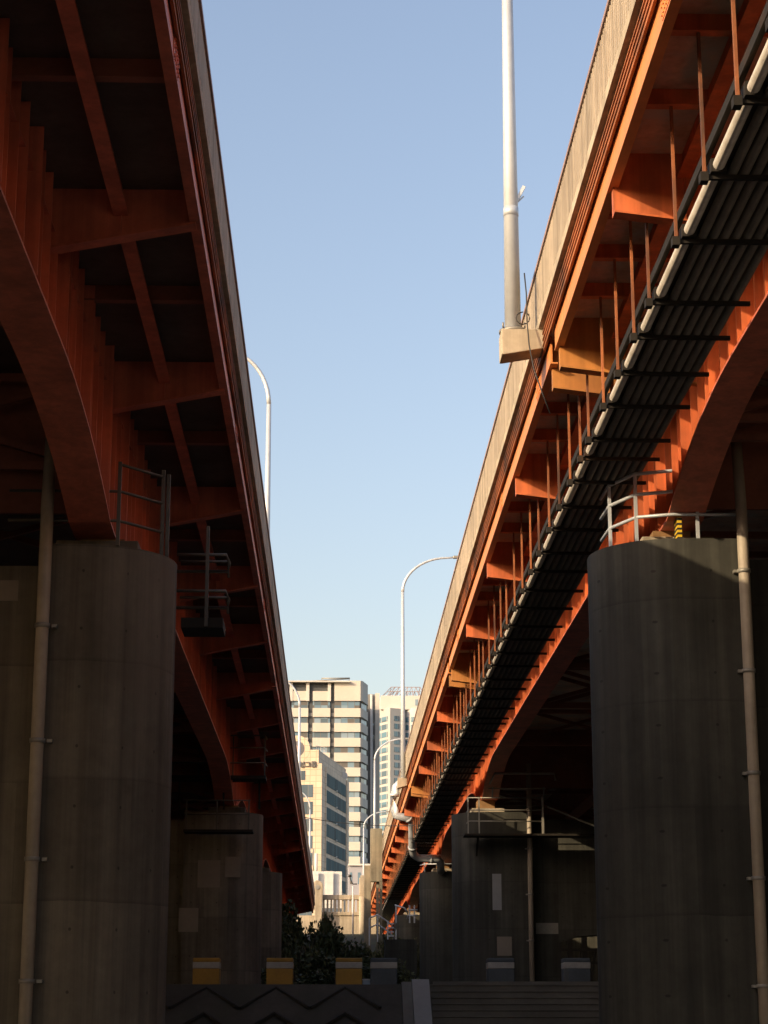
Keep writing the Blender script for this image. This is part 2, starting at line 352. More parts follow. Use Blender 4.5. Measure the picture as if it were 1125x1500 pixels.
def girder(br, name, X, side, piers, zt, flat, low, y0, y1, m, mf, stiff=True, run=6.5):
    """steel plate girder with a haunched soffit, stiffeners pressed on the outer face; the bottom flange is a sub-part"""
    mb = MB(); ys = []
    y = y0
    while y < y1: ys.append(y); y += 0.7 if 18 < y < 120 else 1.4
    ys.append(y1)
    t = 0.03
    vs = []
    for y in ys:
        z = soffit(y, piers, 1.2, flat, low, run)
        vs.append([mb.bm.verts.new(p) for p in ((X - t, y, z), (X + t, y, z), (X + t, y, zt), (X - t, y, zt))])
    for A, B in zip(vs, vs[1:]):
        for k in range(4): mb.bm.faces.new((A[k], A[(k + 1) % 4], B[(k + 1) % 4], B[k]))
    if stiff:
        y, k = y0 + 0.5, 0
        while y < y1:
            z = soffit(y, piers, 1.2, flat, low, run)
            w = 0.20 if k % 4 == 0 else 0.13
            xa, xb = (X - side * w - side * t, X - side * t)
            mb.box(min(xa, xb), max(xa, xb), y - 0.012, y + 0.012, z + 0.02, zt - 0.02)
            y += 0.69; k += 1
        for zz in (0.62,):
            xa, xb = X - side * (t + 0.10), X - side * t
            mb.box(min(xa, xb), max(xa, xb), y0, y1, zt - zz, zt - zz + 0.02)
    g = mb.build(name, m, br)
    mb = MB(); vs = []
    for y in ys:
        z = soffit(y, piers, 1.2, flat, low, run)
        vs.append([mb.bm.verts.new(p) for p in ((X - side * 0.22, y, z - 0.045), (X + side * 0.46, y, z - 0.045), (X + side * 0.46, y, z - 0.003), (X - side * 0.22, y, z - 0.003))])
    for A, B in zip(vs, vs[1:]):
        for k in range(4): mb.bm.faces.new((A[k], A[(k + 1) % 4], B[(k + 1) % 4], B[k]))
    mb.build('bottom_flange', mf, g)
    return g

def bridge(side, label, c):
    """side = +1: the edge that faces the gap looks to -X; -1: mirrored"""
    s = side
    def bx(mb, xa, xb, *r): mb.box(min(s * xa, s * xb), max(s * xa, s * xb), *r)
    br = thing('girder_bridge', label, 'bridge', (s * c['web'], 60, c['ztop']), 'twin orange girder bridges')
    y0, y1 = c['y0'], c['y1']
    zt, zu = c['ztop'], c['zunder']
    mb = MB(); bx(mb, c['edge'] + 0.10, c['far'], y0, y1, zu, zt - 0.003); mb.build('deck_slab', c['slab'], br)  # hidden far side widened and rear end cut short to shape the skylight
    mb = MB(); bx(mb, c['edge'], c['edge'] + 0.45, y0, y1, zt, zt + 0.17); mb.build('kerb', 'concrete', br)
    # railing: close set upright bars between a bottom and a top rail
    mb = MB(); y = max(y0, 6.0); zr = c['zrail']
    while y < y1:
        bx(mb, c['edge'] + 0.03, c['edge'] + 0.0605, y, y + 0.085, zt + 0.171, zr - 0.071); y += 0.17
    rl = mb.build('railing', 'rail_paint', br)
    mb = MB(); bx(mb, c['edge'] + 0.061, c['edge'] + 0.10, y0, y1, zt + 0.17, zr - 0.072); mb.build('infill_panel', 'rail_back', rl)
    mb = MB(); bx(mb, c['edge'] + 0.0, c['edge'] + 0.15, y0, y1, zr - 0.07, zr); mb.build('top_rail', 'rail_top', rl)
    mb = MB(); y = 9.0
    while y < y1:
        bx(mb, c['edge'] + 0.15, c['edge'] + 0.27, y, y + 0.1, zt + 0.17, zr - 0.02); y += 2.0
    mb.build('rail_post', 'rail_top', rl)
    # rusty steel fascia with two long ribs under the kerb
    mb = MB(); xa = c['edge'] + 0.07
    bx(mb, xa + 0.02, xa + 0.06, y0, y1, c['zfas'], zt - 0.03)
    for k in range(3):
        zz = c['zfas'] + (zt - 0.03 - c['zfas']) * (0.18 + 0.3 * k)
        bx(mb, xa - 0.0, xa + 0.02, y0, y1, zz, zz + 0.03)
    mb.build('fascia', c['fas'], br)
    # edge stringer in lengths that stop at the joints
    cuts = [y0] + [v for j in c['joints'] for v in (j - 0.35, j + 0.35)] + [y1]
    for a, b2 in zip(cuts[0::2], cuts[1::2]):
        mb = MB(); bx(mb, c['str'], c['str'] + 0.03, a, b2, c['zstr'], c['zstr_t'])
        bx(mb, c['str'] - 0.012, c['str'] + 0.13, a, b2, c['zstr'] - 0.028, c['zstr'] - 0.001)
        mb.build('edge_stringer', c['strm'], br)
    mb = MB(); bx(mb, c['mid'] - 0.012, c['mid'] + 0.012, y0, y1, zu - 0.36, zu - 0.004); bx(mb, c['mid'] - 0.10, c['mid'] + 0.10, y0, y1, zu - 0.385, zu - 0.362)
    mb.build('inner_stringer', c['m'], br)
    # girders
    g1 = girder(br, 'girder', s * c['web'], s, c['piers'], zu - 0.002, c['flat'], c['low'], y0, y1, c['m'], c['mf'])
    for k in range(1, c['n']):
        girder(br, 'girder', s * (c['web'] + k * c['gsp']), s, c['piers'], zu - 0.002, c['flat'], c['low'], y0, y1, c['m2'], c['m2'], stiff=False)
    # bolted splice plates on the outer girder web
    for yy in c['splices']:
        zb_ = soffit(yy, c['piers'], 1.2, c['flat'], c['low'], 6.5) + 0.05; xw = c['web'] - 0.031
        mb = MB(); bx(mb, xw - 0.014, xw - 0.001, yy - 0.27, yy + 0.27, zb_, zu - 0.75)
        k = 0
        while zb_ + 0.08 + k * 0.13 < zu - 0.8:
            for dy in (-.2, -.1, .1, .2): bx(mb, xw - 0.032, xw - 0.0145, yy + dy - .02, yy + dy + .02, zb_ + 0.06 + k * 0.13, zb_ + 0.10 + k * 0.13)
            k += 1
        mb.build('web_splice', c['m'], g1)
    # tapered cantilever brackets
    def bracket_mesh():
        mb = MB(); w = c['web'] - 0.04; tp = c['str'] + 0.05
        zt_, zb_, zr_ = zu - 0.001, c['ztip'], c['zroot']
        pts = [(s * tp, zt_), (s * w, zt_), (s * w, zr_), (s * tp, zb_)]
        yb = c['brk'][0]
        mb.prism(pts, 'y', yb - 0.012, yb + 0.012)
        mb.prism([(s * tp, zb_), (s * w, zr_), (s * w, zr_ - 0.03), (s * tp, zb_ - 0.03)], 'y', yb - 0.13, yb + 0.13)
        mb.prism([(s * tp, zb_ + .001), (s * (tp + 0.02), zb_ + 0.001), (s * (tp + 0.02), zt_), (s * tp, zt_)], 'y', yb + 0.0125, yb + 0.13)
        xm = c['mid']; zm = zb_ + (zr_ - zb_) * (xm - tp) / (w - tp)
        mb.prism([(s * (xm - .012), zm), (s * (xm + .012), zm), (s * (xm + .012), zt_ - .39), (s * (xm - .012), zt_ - .39)], 'y', yb - 0.07, yb - 0.0125)
        return mb
    b0 = bracket_mesh().build('bracket', c['m'], br)
    for y in c['brk'][1:]: dup(b0, (b0.location.x, b0.location.y + y - c['brk'][0], b0.location.z), br)
    for o in list(br.children):
        if o.name.startswith('bracket') and s > 0:
            yy = c['brk'][0] + o.location.y - b0.location.y
            if any(abs(yy - j) < 1.2 for j in c['joints']):
                o.material_slots[0].link = 'OBJECT'; o.material_slots[0].material = M['ochre']; o['label'] = 'ochre bracket at a deck joint'
    # bolted splice plates along the edge stringer
    yb = c['brk'][0] + 3.1; zc = (c['zstr'] + c['zstr_t']) / 2
    mb = MB(); bx(mb, c['str'] - 0.012, c['str'] - 0.001, yb - 0.3, yb + 0.3, c['zstr'] + 0.03, c['zstr_t'] - 0.04)
    for i in range(6):
        for j in (-.16, -.05, .05, .16): bx(mb, c['str'] - 0.028, c['str'] - 0.0125, yb - .26 + .1 * i, yb - .225 + .1 * i, zc + j - .018, zc + j + .018)
    sp0 = mb.build('splice_plate', c['strm'], br)
    for y in c['brk'][2::2]:
        if y < 160: dup(sp0, (sp0.location.x, sp0.location.y + y - c['brk'][0], sp0.location.z), br)
    # light cross beams between the brackets
    yb = c['beams'][0]
    mb = MB(); bx(mb, c['str'] + 0.04, c['web'] - 0.04, yb - 0.012, yb + 0.012, zu - 0.24, zu - 0.001)
    bx(mb, c['str'] + 0.04, c['web'] - 0.04, yb - 0.075, yb + 0.075, zu - 0.262, zu - 0.241)
    c0 = mb.build('cross_beam', c['bm'], br)
    for y in c['beams'][1:]: dup(c0, (0 + c0.location.x, c0.location.y + y - yb, c0.location.z), br)
    # sway frames between the girders
    mb = MB(); xa, xb = s * (c['web'] + 0.05), s * (c['web'] + c['gsp'] - 0.05); yb = c['brk'][0] + 0.2
    za, zb = zu - 0.25, c['flat'] + 0.22
    mb.bar((xa, yb, zb), (xb, yb, zb), 0.14); mb.bar((xa, yb + .15, zb), (xb, yb + .15, za), 0.12); mb.bar((xa, yb - .15, za), (xb, yb - .15, zb), 0.12); mb.bar((xa, yb, za), (xb, yb, za), 0.14)
    f0 = mb.build('sway_frame', c['m2'], br)
    for k in range(c['n'] - 1):
        for y in c['brk'][::1]:
            if k == 0 and y == c['brk'][0]: continue
            if k > 1: continue
            dup(f0, (f0.location.x + s * k * c['gsp'], f0.location.y + y - c['brk'][0], f0.location.z), br)
    # end diaphragms over the piers close the space between girders
    for py in c['piers']:
        if py < 20: continue
        mb = MB()
        bx(mb, c['web'] + 0.4, c['far'] - 0.5, py - 0.05, py + 0.05, c['low'] + 0.5, zu - 0.05)
        mb.build('diaphragm', c['m2'], br)
    return br

brR = [1.8, 10.0, 18.2, 26.4, 33.3, 34.5, 42.0, 50.3, 58.5, 66.3, 67.5, 75.6, 83.8, 92.0, 100.2, 101.4,  111.2, 119.4, 127.6, 135.8, 144.0, 152.2, 160.4, 168.6, 176.8, 185.0, 193.2, 201.4, 209.6, 217.8, 226.0, 234.2, 242.4]
brL = [2.2, 9.8, 17.4, 24.9, 32.1, 40.2, 47.6, 54.9, 62.9, 70.4, 78.0, 85.6, 93.2, 100.8, 108.4, 116.0, 123.6, 131.2, 138.8, 146.4, 154.0, 161.6, 169.2, 176.8, 184.4, 192.0]
def between(lst, n, lo, hi):
    o = []
    for a, b2 in zip(lst, lst[1:]):
        if b2 - a < 3: continue
        for k in range(1, n + 1):
            y = a + (b2 - a) * k / (n + 1)
            if lo < y < hi: o.append(y)
    return o
PR, PL = [-10.0, 37.0, 84.0, 117.2, 164.0, 211.0], [-9.0, 33.0, 75.0, 104.6, 146.0, 186.0]
cR = dict(edge=3.75, far=60.0, y0=-30, y1=252, ztop=12.5, zunder=12.2, zrail=13.82, zfas=12.07, fas='rust', str=3.92, zstr=11.69, zstr_t=12.19,
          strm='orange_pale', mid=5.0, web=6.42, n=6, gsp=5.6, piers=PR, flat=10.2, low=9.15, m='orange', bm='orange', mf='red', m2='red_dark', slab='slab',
          brk=brR, ztip=11.27, zroot=10.97, splices=[26.3, 30.9, 43.9, 57.7, 70.8], joints=[33.9, 66.9, 100.8], beams=between(brR, 3, 8, 200))
cL = dict(edge=1.69, far=64.0, y0=-30, y1=196, ztop=11.1, zunder=10.9, zrail=12.27, zfas=10.70, fas='rust', str=1.84, zstr=10.42, zstr_t=10.89,
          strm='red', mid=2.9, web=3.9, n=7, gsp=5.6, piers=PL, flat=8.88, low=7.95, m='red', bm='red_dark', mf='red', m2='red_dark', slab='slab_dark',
          brk=brL, ztip=10.40, zroot=10.02, splices=[22.5, 27.1, 38.9, 52.0], joints=[62.2, 123.0], beams=between(brL, 1, 8, 190))
right_bridge = bridge(+1, 'sunlit orange girder bridge on the right, with pipes slung under its edge', cR)
left_bridge = bridge(-1, 'shaded dark red girder bridge on the left, without pipes below', cL)

# ------------------------------------------------------------------ pipe rack under the right bridge
rack = thing('pipe_rack', 'bundle of black pipes and one silver pipe hung under the right bridge', 'pipes', (5.1, 60, 10.1))
mb = MB(); mb.tube([(4.64, 4, 10.12), (4.64, 245, 10.12)], 0.075, 12); p0 = mb.build('pipe', 'silver', rack); p0['label'] = 'silver pipe along the outer edge'
mb = MB(); mb.tube([(4.84, 4, 10.10), (4.84, 245, 10.10)], 0.062, 10); p1 = mb.build('pipe', 'conduit', rack)
for k in range(1, 7): dup(p1, (p1.location.x + 0.148 * k, p1.location.y, p1.location.z), rack)
mb = MB(); mb.box(4.50, 4.525, 4, 245, 10.27, 10.40); mb.box(4.526, 4.62, 4, 245, 10.385, 10.40); mb.build('edge_angle', 'dark_steel', rack)
mb = MB(); mb.box(4.66, 5.74, 4, 245, 10.205, 10.22); mb.build('dark_gap_sheet', 'dark_steel', rack)  # dark sheet added above the pipes to keep the gaps between them dark
hang = between(brR, 3, 9, 168) + [y + 0.25 for y in brR if 9 < y < 168]
hang.sort(); h0y = hang[0]
mb = MB(); mb.box(4.44, 5.93, h0y - 0.03, h0y + 0.03, 9.972, 10.03); mb.box(4.42, 4.52, h0y - 0.07, h0y + 0.07, 9.93, 10.05); mb.box(4.545, 4.74, h0y - 0.12, h0y + 0.12, 10.031, 10.202)  # bar, end block, and a dark sleeve standing in for shadows on the silver pipe
cb0 = mb.build('crossbar', 'dark_steel', rack)
mb = MB(); mb.box(4.462, 4.499, h0y - 0.03, h0y + 0.03, 10.03, 11.95); hr0 = mb.build('hanger', 'rust', rack)
for y in hang[1:]:
    dup(cb0, (cb0.location.x, cb0.location.y + y - h0y, cb0.location.z), rack)
    dup(hr0, (hr0.location.x, hr0.location.y + y - h0y, hr0.location.z), rack)

# ------------------------------------------------------------------ piers
def pier(side, xe, xin, yc, ztop, zbot, r, label, xfar, gz, web, zlow, pipe=None, rail=False, gsp=5.6, extra=None, gap=None):
    """round ended column joined by a recessed wall to the next ones; xe = outer end of the round nose"""
    s = side
    p = thing('bridge_pier', label, 'pier', (s * (xe + r), yc, zbot), 'concrete bridge piers')
    def outline(xa, xb):
        pts = arc(xa + r, yc, r, 270, 90, 18) if True else []
        pts = [(xa + r - r * math.sin(R(t)), yc - r * math.cos(R(t))) for t in [i * 10 for i in range(19)]]
        pts = pts + [(xb, yc + r), (xb, yc - r)]
        return [(s * x, y) for x, y in pts]
    mb = MB(); mb.prism(outline(xe, xin), 'z', zbot, ztop)
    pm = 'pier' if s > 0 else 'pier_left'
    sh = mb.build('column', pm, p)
    for f in sh.data.polygons:
        if abs(f.normal.z) < 0.5: f.use_smooth = False
    mb = MB()
    if gap is None: mb.box(min(s * xin, s * xfar), max(s * xin, s * xfar), yc - 0.95, yc + 0.95, zbot, ztop - 0.25)
    else:
        a, b2, zg = gap
        mb.prism([(s * xin, zbot), (s * a, zbot), (s * a, zg - 0.35), (s * (a + 0.9), zg - 0.1), (s * b2, zg + 0.1), (s * b2, zbot), (s * xfar, zbot), (s * xfar, ztop - 0.25), (s * xin, ztop - 0.25)], 'y', yc - 0.95, yc + 0.95)
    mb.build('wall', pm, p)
    mb = MB(); a, b2 = s * (web - 0.62), s * (web + 0.75)
    mb.box(min(a, b2), max(a, b2), yc - 0.75, yc + 0.75, ztop, ztop + 0.24); mb.build('bearing_block', 'concrete' if s > 0 else pm, p, 0.02)
    a, b2 = s * (web - 0.36), s * (web + 0.36)
    mb = MB(); mb.box(min(a, b2), max(a, b2), yc - 0.45, yc + 0.45, ztop + 0.24, zlow - 0.05); mb.build('bearing', 'bearing', p)
    if pipe is not None:
        mb = MB(); xp = s * pipe; yp = yc - r - 0.13
        mb.tube([(xp, yp, zbot), (xp, yp, ztop + 0.35), (xp + s * 0.02, yp + 0.1, ztop + 0.6), (xp + s * 0.02, yp + 0.3, ztop + 2.0)], 0.105, 12)
        dp = mb.build('drain_pipe', 'drain', p)
        z = zbot + 0.7
        while z < ztop:
            mb = MB(); mb.tube([(xp, yp, z), (xp, yp, z + 0.07)], 0.125, 12); mb.box(xp - s * 0.17 - 0.02, xp - s * 0.17 + 0.06, yp - 0.0, yp + 0.12, z + 0.01, z + 0.06); z += 1.85
            mb.build('pipe_clamp', 'steel', dp)
    return p
piers = []
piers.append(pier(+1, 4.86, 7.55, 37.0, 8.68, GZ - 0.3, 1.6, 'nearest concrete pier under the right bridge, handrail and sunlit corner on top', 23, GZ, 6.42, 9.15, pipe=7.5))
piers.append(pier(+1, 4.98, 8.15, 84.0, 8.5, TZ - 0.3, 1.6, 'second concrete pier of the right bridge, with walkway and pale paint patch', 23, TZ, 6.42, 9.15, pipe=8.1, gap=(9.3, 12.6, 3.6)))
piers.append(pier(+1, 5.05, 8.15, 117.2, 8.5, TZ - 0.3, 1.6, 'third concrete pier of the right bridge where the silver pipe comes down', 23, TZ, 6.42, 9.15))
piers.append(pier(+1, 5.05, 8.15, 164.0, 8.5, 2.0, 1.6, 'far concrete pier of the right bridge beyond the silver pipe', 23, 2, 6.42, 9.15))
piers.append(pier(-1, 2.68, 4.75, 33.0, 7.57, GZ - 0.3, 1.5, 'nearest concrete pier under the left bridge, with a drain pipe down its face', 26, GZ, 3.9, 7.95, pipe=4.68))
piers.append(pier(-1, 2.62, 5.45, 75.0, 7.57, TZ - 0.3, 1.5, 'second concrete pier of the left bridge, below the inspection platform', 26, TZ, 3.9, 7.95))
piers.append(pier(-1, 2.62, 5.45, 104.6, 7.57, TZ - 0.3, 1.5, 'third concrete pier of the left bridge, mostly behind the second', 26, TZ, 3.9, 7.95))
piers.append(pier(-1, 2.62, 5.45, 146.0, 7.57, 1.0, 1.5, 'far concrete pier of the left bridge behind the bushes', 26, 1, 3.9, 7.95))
# painted out patches
def patch(p, name, px0, py0, px1, py1, Y, m):
    a, b2 = at(px0, py0, Y), at(px1, py1, Y)
    MB().box(min(a.x, b2.x), max(a.x, b2.x), Y - 0.004, Y + 0.02, min(a.z, b2.z), max(a.z, b2.z)).build(name, m, p)
patch(piers[1], 'paint_patch', 721, 1280, 735, 1333, 82.39, 'patch')
patch(piers[1], 'paint_patch', 728, 1372, 750, 1400, 82.39, 'patch2')
patch(piers[1], 'notice_board', 785, 1352, 818, 1368, 83.03, 'steel')
for q in ((290, 1260, 322, 1300), (330, 1255, 352, 1285), (262, 1330, 290, 1365)):
    patch(piers[5], 'paint_patch', *q, 73.49 if q[0] > 268 else 73.49, 'patch2')
patch(piers[4], 'paint_patch', 0, 850, 26, 880, 32.04, 'patch2')

# pier top handrails
def guard(p, name, pts, zs, posts, ztop, r=0.034, m='galv'):
    mb = MB()
    for z in zs: mb.tube([(x, y, ztop + z) for x, y in pts], r, 8)
    for x, y, z1 in posts: mb.box(x - 0.03, x + 0.03, y - 0.03, y + 0.03, ztop, ztop + z1)
    return mb.build(name, m, p)
a1 = [(5.22, 37.6), (5.25, 36.6), (5.62, 35.75), (6.3, 35.5), (6.85, 35.5)]
guard(piers[0], 'guard_rail', a1, (1.32, 0.92), [(5.25, 36.6, 1.32), (5.62, 35.75, 1.32), (6.72, 35.5, 1.32)], 8.68)
guard(piers[0], 'guard_rail', a1 + [(7.65, 35.5)], (0.48,), [(7.6, 35.5, 0.48)], 8.68)
b1 = [(-5.35, 31.62), (-3.55, 31.62), (-2.9, 32.4)]
guard(piers[4], 'guard_rail', b1, (0.42, 0.92), [(-3.55, 31.62, 1.42), (-2.9, 32.4, 1.5)], 7.57, 0.026, 'left_steel')
guard(piers[4], 'guard_rail', b1[1:], (1.38,), [(-2.82, 32.5, 1.45)], 7.57, 0.026, 'left_steel')
hz = thing('hazard_plate', 'small yellow and black striped plate on top of the nearest right pier', 'sign', (6.4, 35.75, 8.68))
hzp = MB().box(6.36, 6.44, 35.58, 35.92, 8.69, 9.12).build('plate', 'haz_y', hz)
mb = MB()
for k in range(5):
    mb.prism([(6.355 if i in (0, 3) else 6.365, 0) for i in range(4)], 'y', 0, 0.001) if False else mb.box(6.352, 6.448, 35.57, 35.93, 8.71 + k * 0.09, 8.745 + k * 0.09)
mb.build('stripe', 'black', hzp)

# ------------------------------------------------------------------ maintenance walkways
wk = thing('maintenance_walkway', 'steel walkway with handrails across the front of the second right pier', 'walkway', (8, 82.0, 7.45))
MB().box(5.35, 11.0, 81.2, 82.3, 7.42, 7.50).build('deck_plate', 'dark_steel', wk)
for x in (5.9, 8.45, 11.1):
    MB().bar((x, 82.3, 6.7), (x, 81.3, 7.42), 0.08).build('support', 'dark_steel', wk)
mb = MB()
for z in (8.0, 8.45, 8.95): mb.tube([(5.5, 82.2, z), (5.5, 81.25, z), (8.6, 81.25, z)], 0.025, 8)
for x in (5.5, 5.95, 8.55): mb.bar((x, 81.25, 7.5), (x, 81.25, 8.98), 0.09 if x > 8 else 0.05)
mb.build('handrail', 'steel', wk)
mb = MB(); mb.bar((8.75, 81.3, 8.6), (11.3, 81.3, 7.55), 0.06); mb.build('brace', 'steel', wk)
mb = MB(); mb.tube([(6.35, 80.6, 9.45), (6.5, 79.9, 9.78), (8.9, 79.9, 9.78), (8.95, 79.9, 9.5)], 0.045, 8); mb.tube([(6.35, 81.4, 9.35), (8.7, 81.4, 9.35)], 0.03, 8)
mb.build('upper_rail', 'drain', wk)
for x in (6.5, 8.6): MB().bar((x, 81.0, 9.36), (x, 81.25, 8.98), 0.05).build('rail_post', 'steel', wk)

cg = thing('ladder_cage', 'grey steel access cage beside the nearest left pier', 'cage', (-2.3, 35.5, 6.9))
MB().box(-2.75, -2.0, 35.0, 35.9, 6.88, 7.06).build('floor_tray', 'dark_steel', cg)
for z in (7.55, 8.22): MB().tube([(-2.85, 35.0, z), (-1.96, 35.0, z), (-1.90, 35.02, z - 0.16), (-1.92, 35.05, z - 0.3), (-2.85, 35.05, z - 0.3)], 0.03, 8).build('rail', 'left_steel', cg)
for z in (7.62, 8.3): MB().tube([(-2.85, 35.9, z), (-1.98, 35.9, z), (-1.96, 35.9, z - 0.3)], 0.026, 8).build('rail', 'left_steel', cg)
mb = MB(); mb.bar((-2.30, 35.0, 6.9), (-2.30, 35.0, 8.75), 0.06); mb.bar((-2.36, 35.9, 6.9), (-2.36, 35.9, 8.9), 0.06)
for z in (7.3, 7.65, 8.0, 8.28, 8.6): mb.bar((-2.30, 35.0, z), (-2.36, 35.9, z + 0.02), 0.035)
mb.build('ladder', 'left_steel', cg)

ip = thing('inspection_platform', 'dim railed inspection platform above the second left pier', 'platform', (-4, 73, 8.7))
MB().box(-5.9, -2.45, 72.2, 73.3, 8.62, 8.74).build('deck_plate', 'dark_steel', ip)
mb = MB()
for z in (9.2, 9.75, 10.2): mb.tube([(-5.9, 72.25, z), (-2.5, 72.25, z), (-2.45, 73.2, z)], 0.028, 8)
for x in (-5.85, -4.9, -3.65, -2.5): mb.bar((x, 72.25, 8.74), (x, 72.25, 10.2), 0.05)
mb.build('handrail', 'left_steel', ip)
for x in (-5.6, -4.0, -2.7): MB().bar((x, 73.0, 7.6), (x, 72.6, 8.62), 0.07).build('support', 'dark_steel', ip)
lp = thing('pier_walkway', 'dim lower walkway with thin rails across the second left pier top', 'walkway', (-4, 73, 6.9))
MB().box(-5.4, -2.9, 72.3, 73.3, 6.72, 6.80).build('deck_plate', 'dark_steel', lp)
mb = MB()
for z in (7.35, 7.85): mb.tube([(-5.4, 72.35, z), (-3.0, 72.35, z)], 0.025, 8)
for x in (-5.3, -4.2, -3.05): mb.bar((x, 72.35, 6.8), (x, 72.35, 7.88), 0.05)
mb.build('handrail', 'left_steel', lp)

# ------------------------------------------------------------------ street lamps
def lamp(label, base, H, arm_dir, arm_len, r0, r1, arm_r, block=None, group='street lamps on the bridges', stub=False, out=None):
    L = thing('street_lamp', label, 'street lamp', base, group)
    b = Vector(base)
    rise = 1.9
    MB().tube([b, b + Vector((0, 0, (H - rise) * .5)), b + Vector((0, 0, H - rise))], r0, 14, r1).build('pole', 'galv', L)
    MB().tube([b + Vector((0, 0, 0)), b + Vector((0, 0, 0.06))], r0 * 1.7, 14).build('base_plate', 'steel', L)
    pts = [b + Vector((0, 0, H - rise - 0.02))]
    for i in range(1, 13):
        a = math.pi / 2 * i / 12
        pts.append(b + Vector((arm_dir * arm_len * (1 - math.cos(a)) * 0.97, 0, H - rise + rise * math.sin(a))))
    pts.append(b + Vector((arm_dir * (arm_len + 0.3), 0, H + 0.03)))
    ar = MB().tube(pts, r1, 10, arm_r).build('arm', 'galv', L)
    e = pts[-1]
    mb = MB(); mb.box(min(e.x - .08 * arm_dir, e.x + 0.55 * arm_dir), max(e.x - .08 * arm_dir, e.x + 0.55 * arm_dir), e.y - 0.12, e.y + 0.12, e.z - 0.07, e.z + 0.08)
    mb.build('lamp_head', 'steel', ar, 0.04)
    if block:
        mb = MB(); x0, x1, z0, z1, hw = block
        # tapered concrete corbel carrying the pole
        mb.prism([(x0, z1), (x0, z1 - 0.36 - 0.14), (x0 + 0.05, z0), (x1, z0 + 0.13), (x1, z1)], 'y', b.y - hw, b.y + hw)
        mb.build('corbel', 'concrete', L, 0.015)
        mb = MB()
        for dx in (-1, 1):
            for dy in (-1, 1): mb.tube([b + Vector((dx * r0 * 1.3, dy * r0 * 1.3, 0.05)), b + Vector((dx * r0 * 1.3, dy * r0 * 1.3, 0.15))], 0.018, 6)
        mb.build('anchor_bolt', 'steel', L)
    if stub:
        z = stub
        mb = MB(); mb.tube([b + Vector((0, 0, z)), b + Vector((0, 0, z + 0.18))], r0 * 0.86 + 0.012, 14)
        mb.bar(b + Vector((0.1, 0, z + 0.30)), b + Vector((0.26, -0.02, z + 0.62)), 0.05, 0.06); mb.bar(b + Vector((0.1, 0.03, z + 0.28)), b + Vector((0.25, 0.08, z + 0.45)), 0.05, 0.03)
        mb.build('broken_bracket', 'galv', L)
    return L
pb = at(751.5, 489, 35.0)
lamp('nearest and tallest street lamp, on a concrete corbel, with a broken bracket on its pole', tuple(pb), 12.0, 1, 2.6, 0.155, 0.085, 0.05, block=(pb.x - 0.24, 3.86, pb.z - 0.50, pb.z, 0.28), stub=2.35)
pb = at(590.5, 1141, 104.0)
lamp('curved street lamp standing above the silver pipe on the right bridge', tuple(pb), 11.9, 1, 2.5, 0.13, 0.085, 0.055, block=(pb.x - 0.3, 3.86, pb.z - 0.5, pb.z, 0.3))
for y, lb in ((174.0, 'small curved street lamp behind the flat concrete pillar on the right bridge'), (236.0, 'smallest, farthest curved street lamp of the right bridge, below a wire')):
    lamp(lb, (3.62, y, 12.6), 11.7, 1, 2.5, 0.13, 0.085, 0.055, block=(3.3, 3.86, 12.1, 12.6, 0.3))
for y, lb in ((62.5, 'nearest curved street lamp of the left bridge, against open sky'), (127.0, 'curved street lamp of the left bridge in front of the round gable'), (190.0, 'farthest curved street lamp of the left bridge, in front of dark front windows')):
    lamp(lb, (-2.2, y, 11.28), 10.4, -1, 1.7, 0.12, 0.075, 0.05)

# loose cable at the nearest lamp
mb = MB(); q = [at(768, 400, 34.7), at(771, 430, 34.7), at(772, 470, 34.6), at(775, 505, 34.5), at(782, 540, 34.3), at(793, 572, 34.2), at(806, 606, 34.2)]
mb.tube(q, 0.013, 6)
cq = [at(766 + 10 * math.cos(R(a)), 466 + 9 * math.sin(R(a)), 34.68) for a in range(-60, 300, 30)]
mb.tube(cq, 0.012, 6)
tag(mb.build('loose_cable', 'black'), 'dark loose cable coiled by the nearest lamp foot and hanging below the fascia', 'cable')
# silver downpipe under the second lamp
Y = 112.0
q = [(596, 1146), (586, 1147), (580, 1153), (578, 1163), (577.5, 1185), (580, 1194), (588, 1197), (598, 1198), (603, 1204), (604, 1215), (604, 1240), (606, 1252), (613, 1257), (630, 1258), (640, 1258), (645, 1263), (646, 1277)]
pts = [at(x, y, Y if y < 1200 else Y + (y - 1200) * 0.045) for x, y in q]
sp = thing('downpipe', 'silver insulated pipe zigzagging down beside the third right pier', 'pipe', tuple(pts[-1]))
mb = MB(); mb.tube(pts, 0.225, 14); dpo = mb.build('pipe', 'galv', sp)
mb = MB()
for i in (3, 7, 10, 13): mb.tube([pts[i], pts[i] + (pts[i + 1] - pts[i]).normalized() * 0.15], 0.255, 14)
mb.build('joint_band', 'galv', dpo)
# guard rail round the third pier top
guard(piers[2], 'guard_rail', [(5.1, 117), (5.3, 116.0), (7.4, 115.7)], (0.45, 0.95), [(5.3, 116, 1.0), (6.4, 115.85, 1.0)], 8.5, m='galv')
# overhead wire
mb = MB(); a, b2 = at(430, 1194, 120), at(690, 1203, 106)
pts = [a.lerp(b2, t) + Vector((0, 0, -0.42 * 4 * t * (1 - t))) for t in [i / 16 for i in range(17)]]
mb.tube(pts, 0.022, 6)
tag(mb.build('overhead_wire', 'black'), 'thin black wire strung across the gap between both bridges', 'wire')

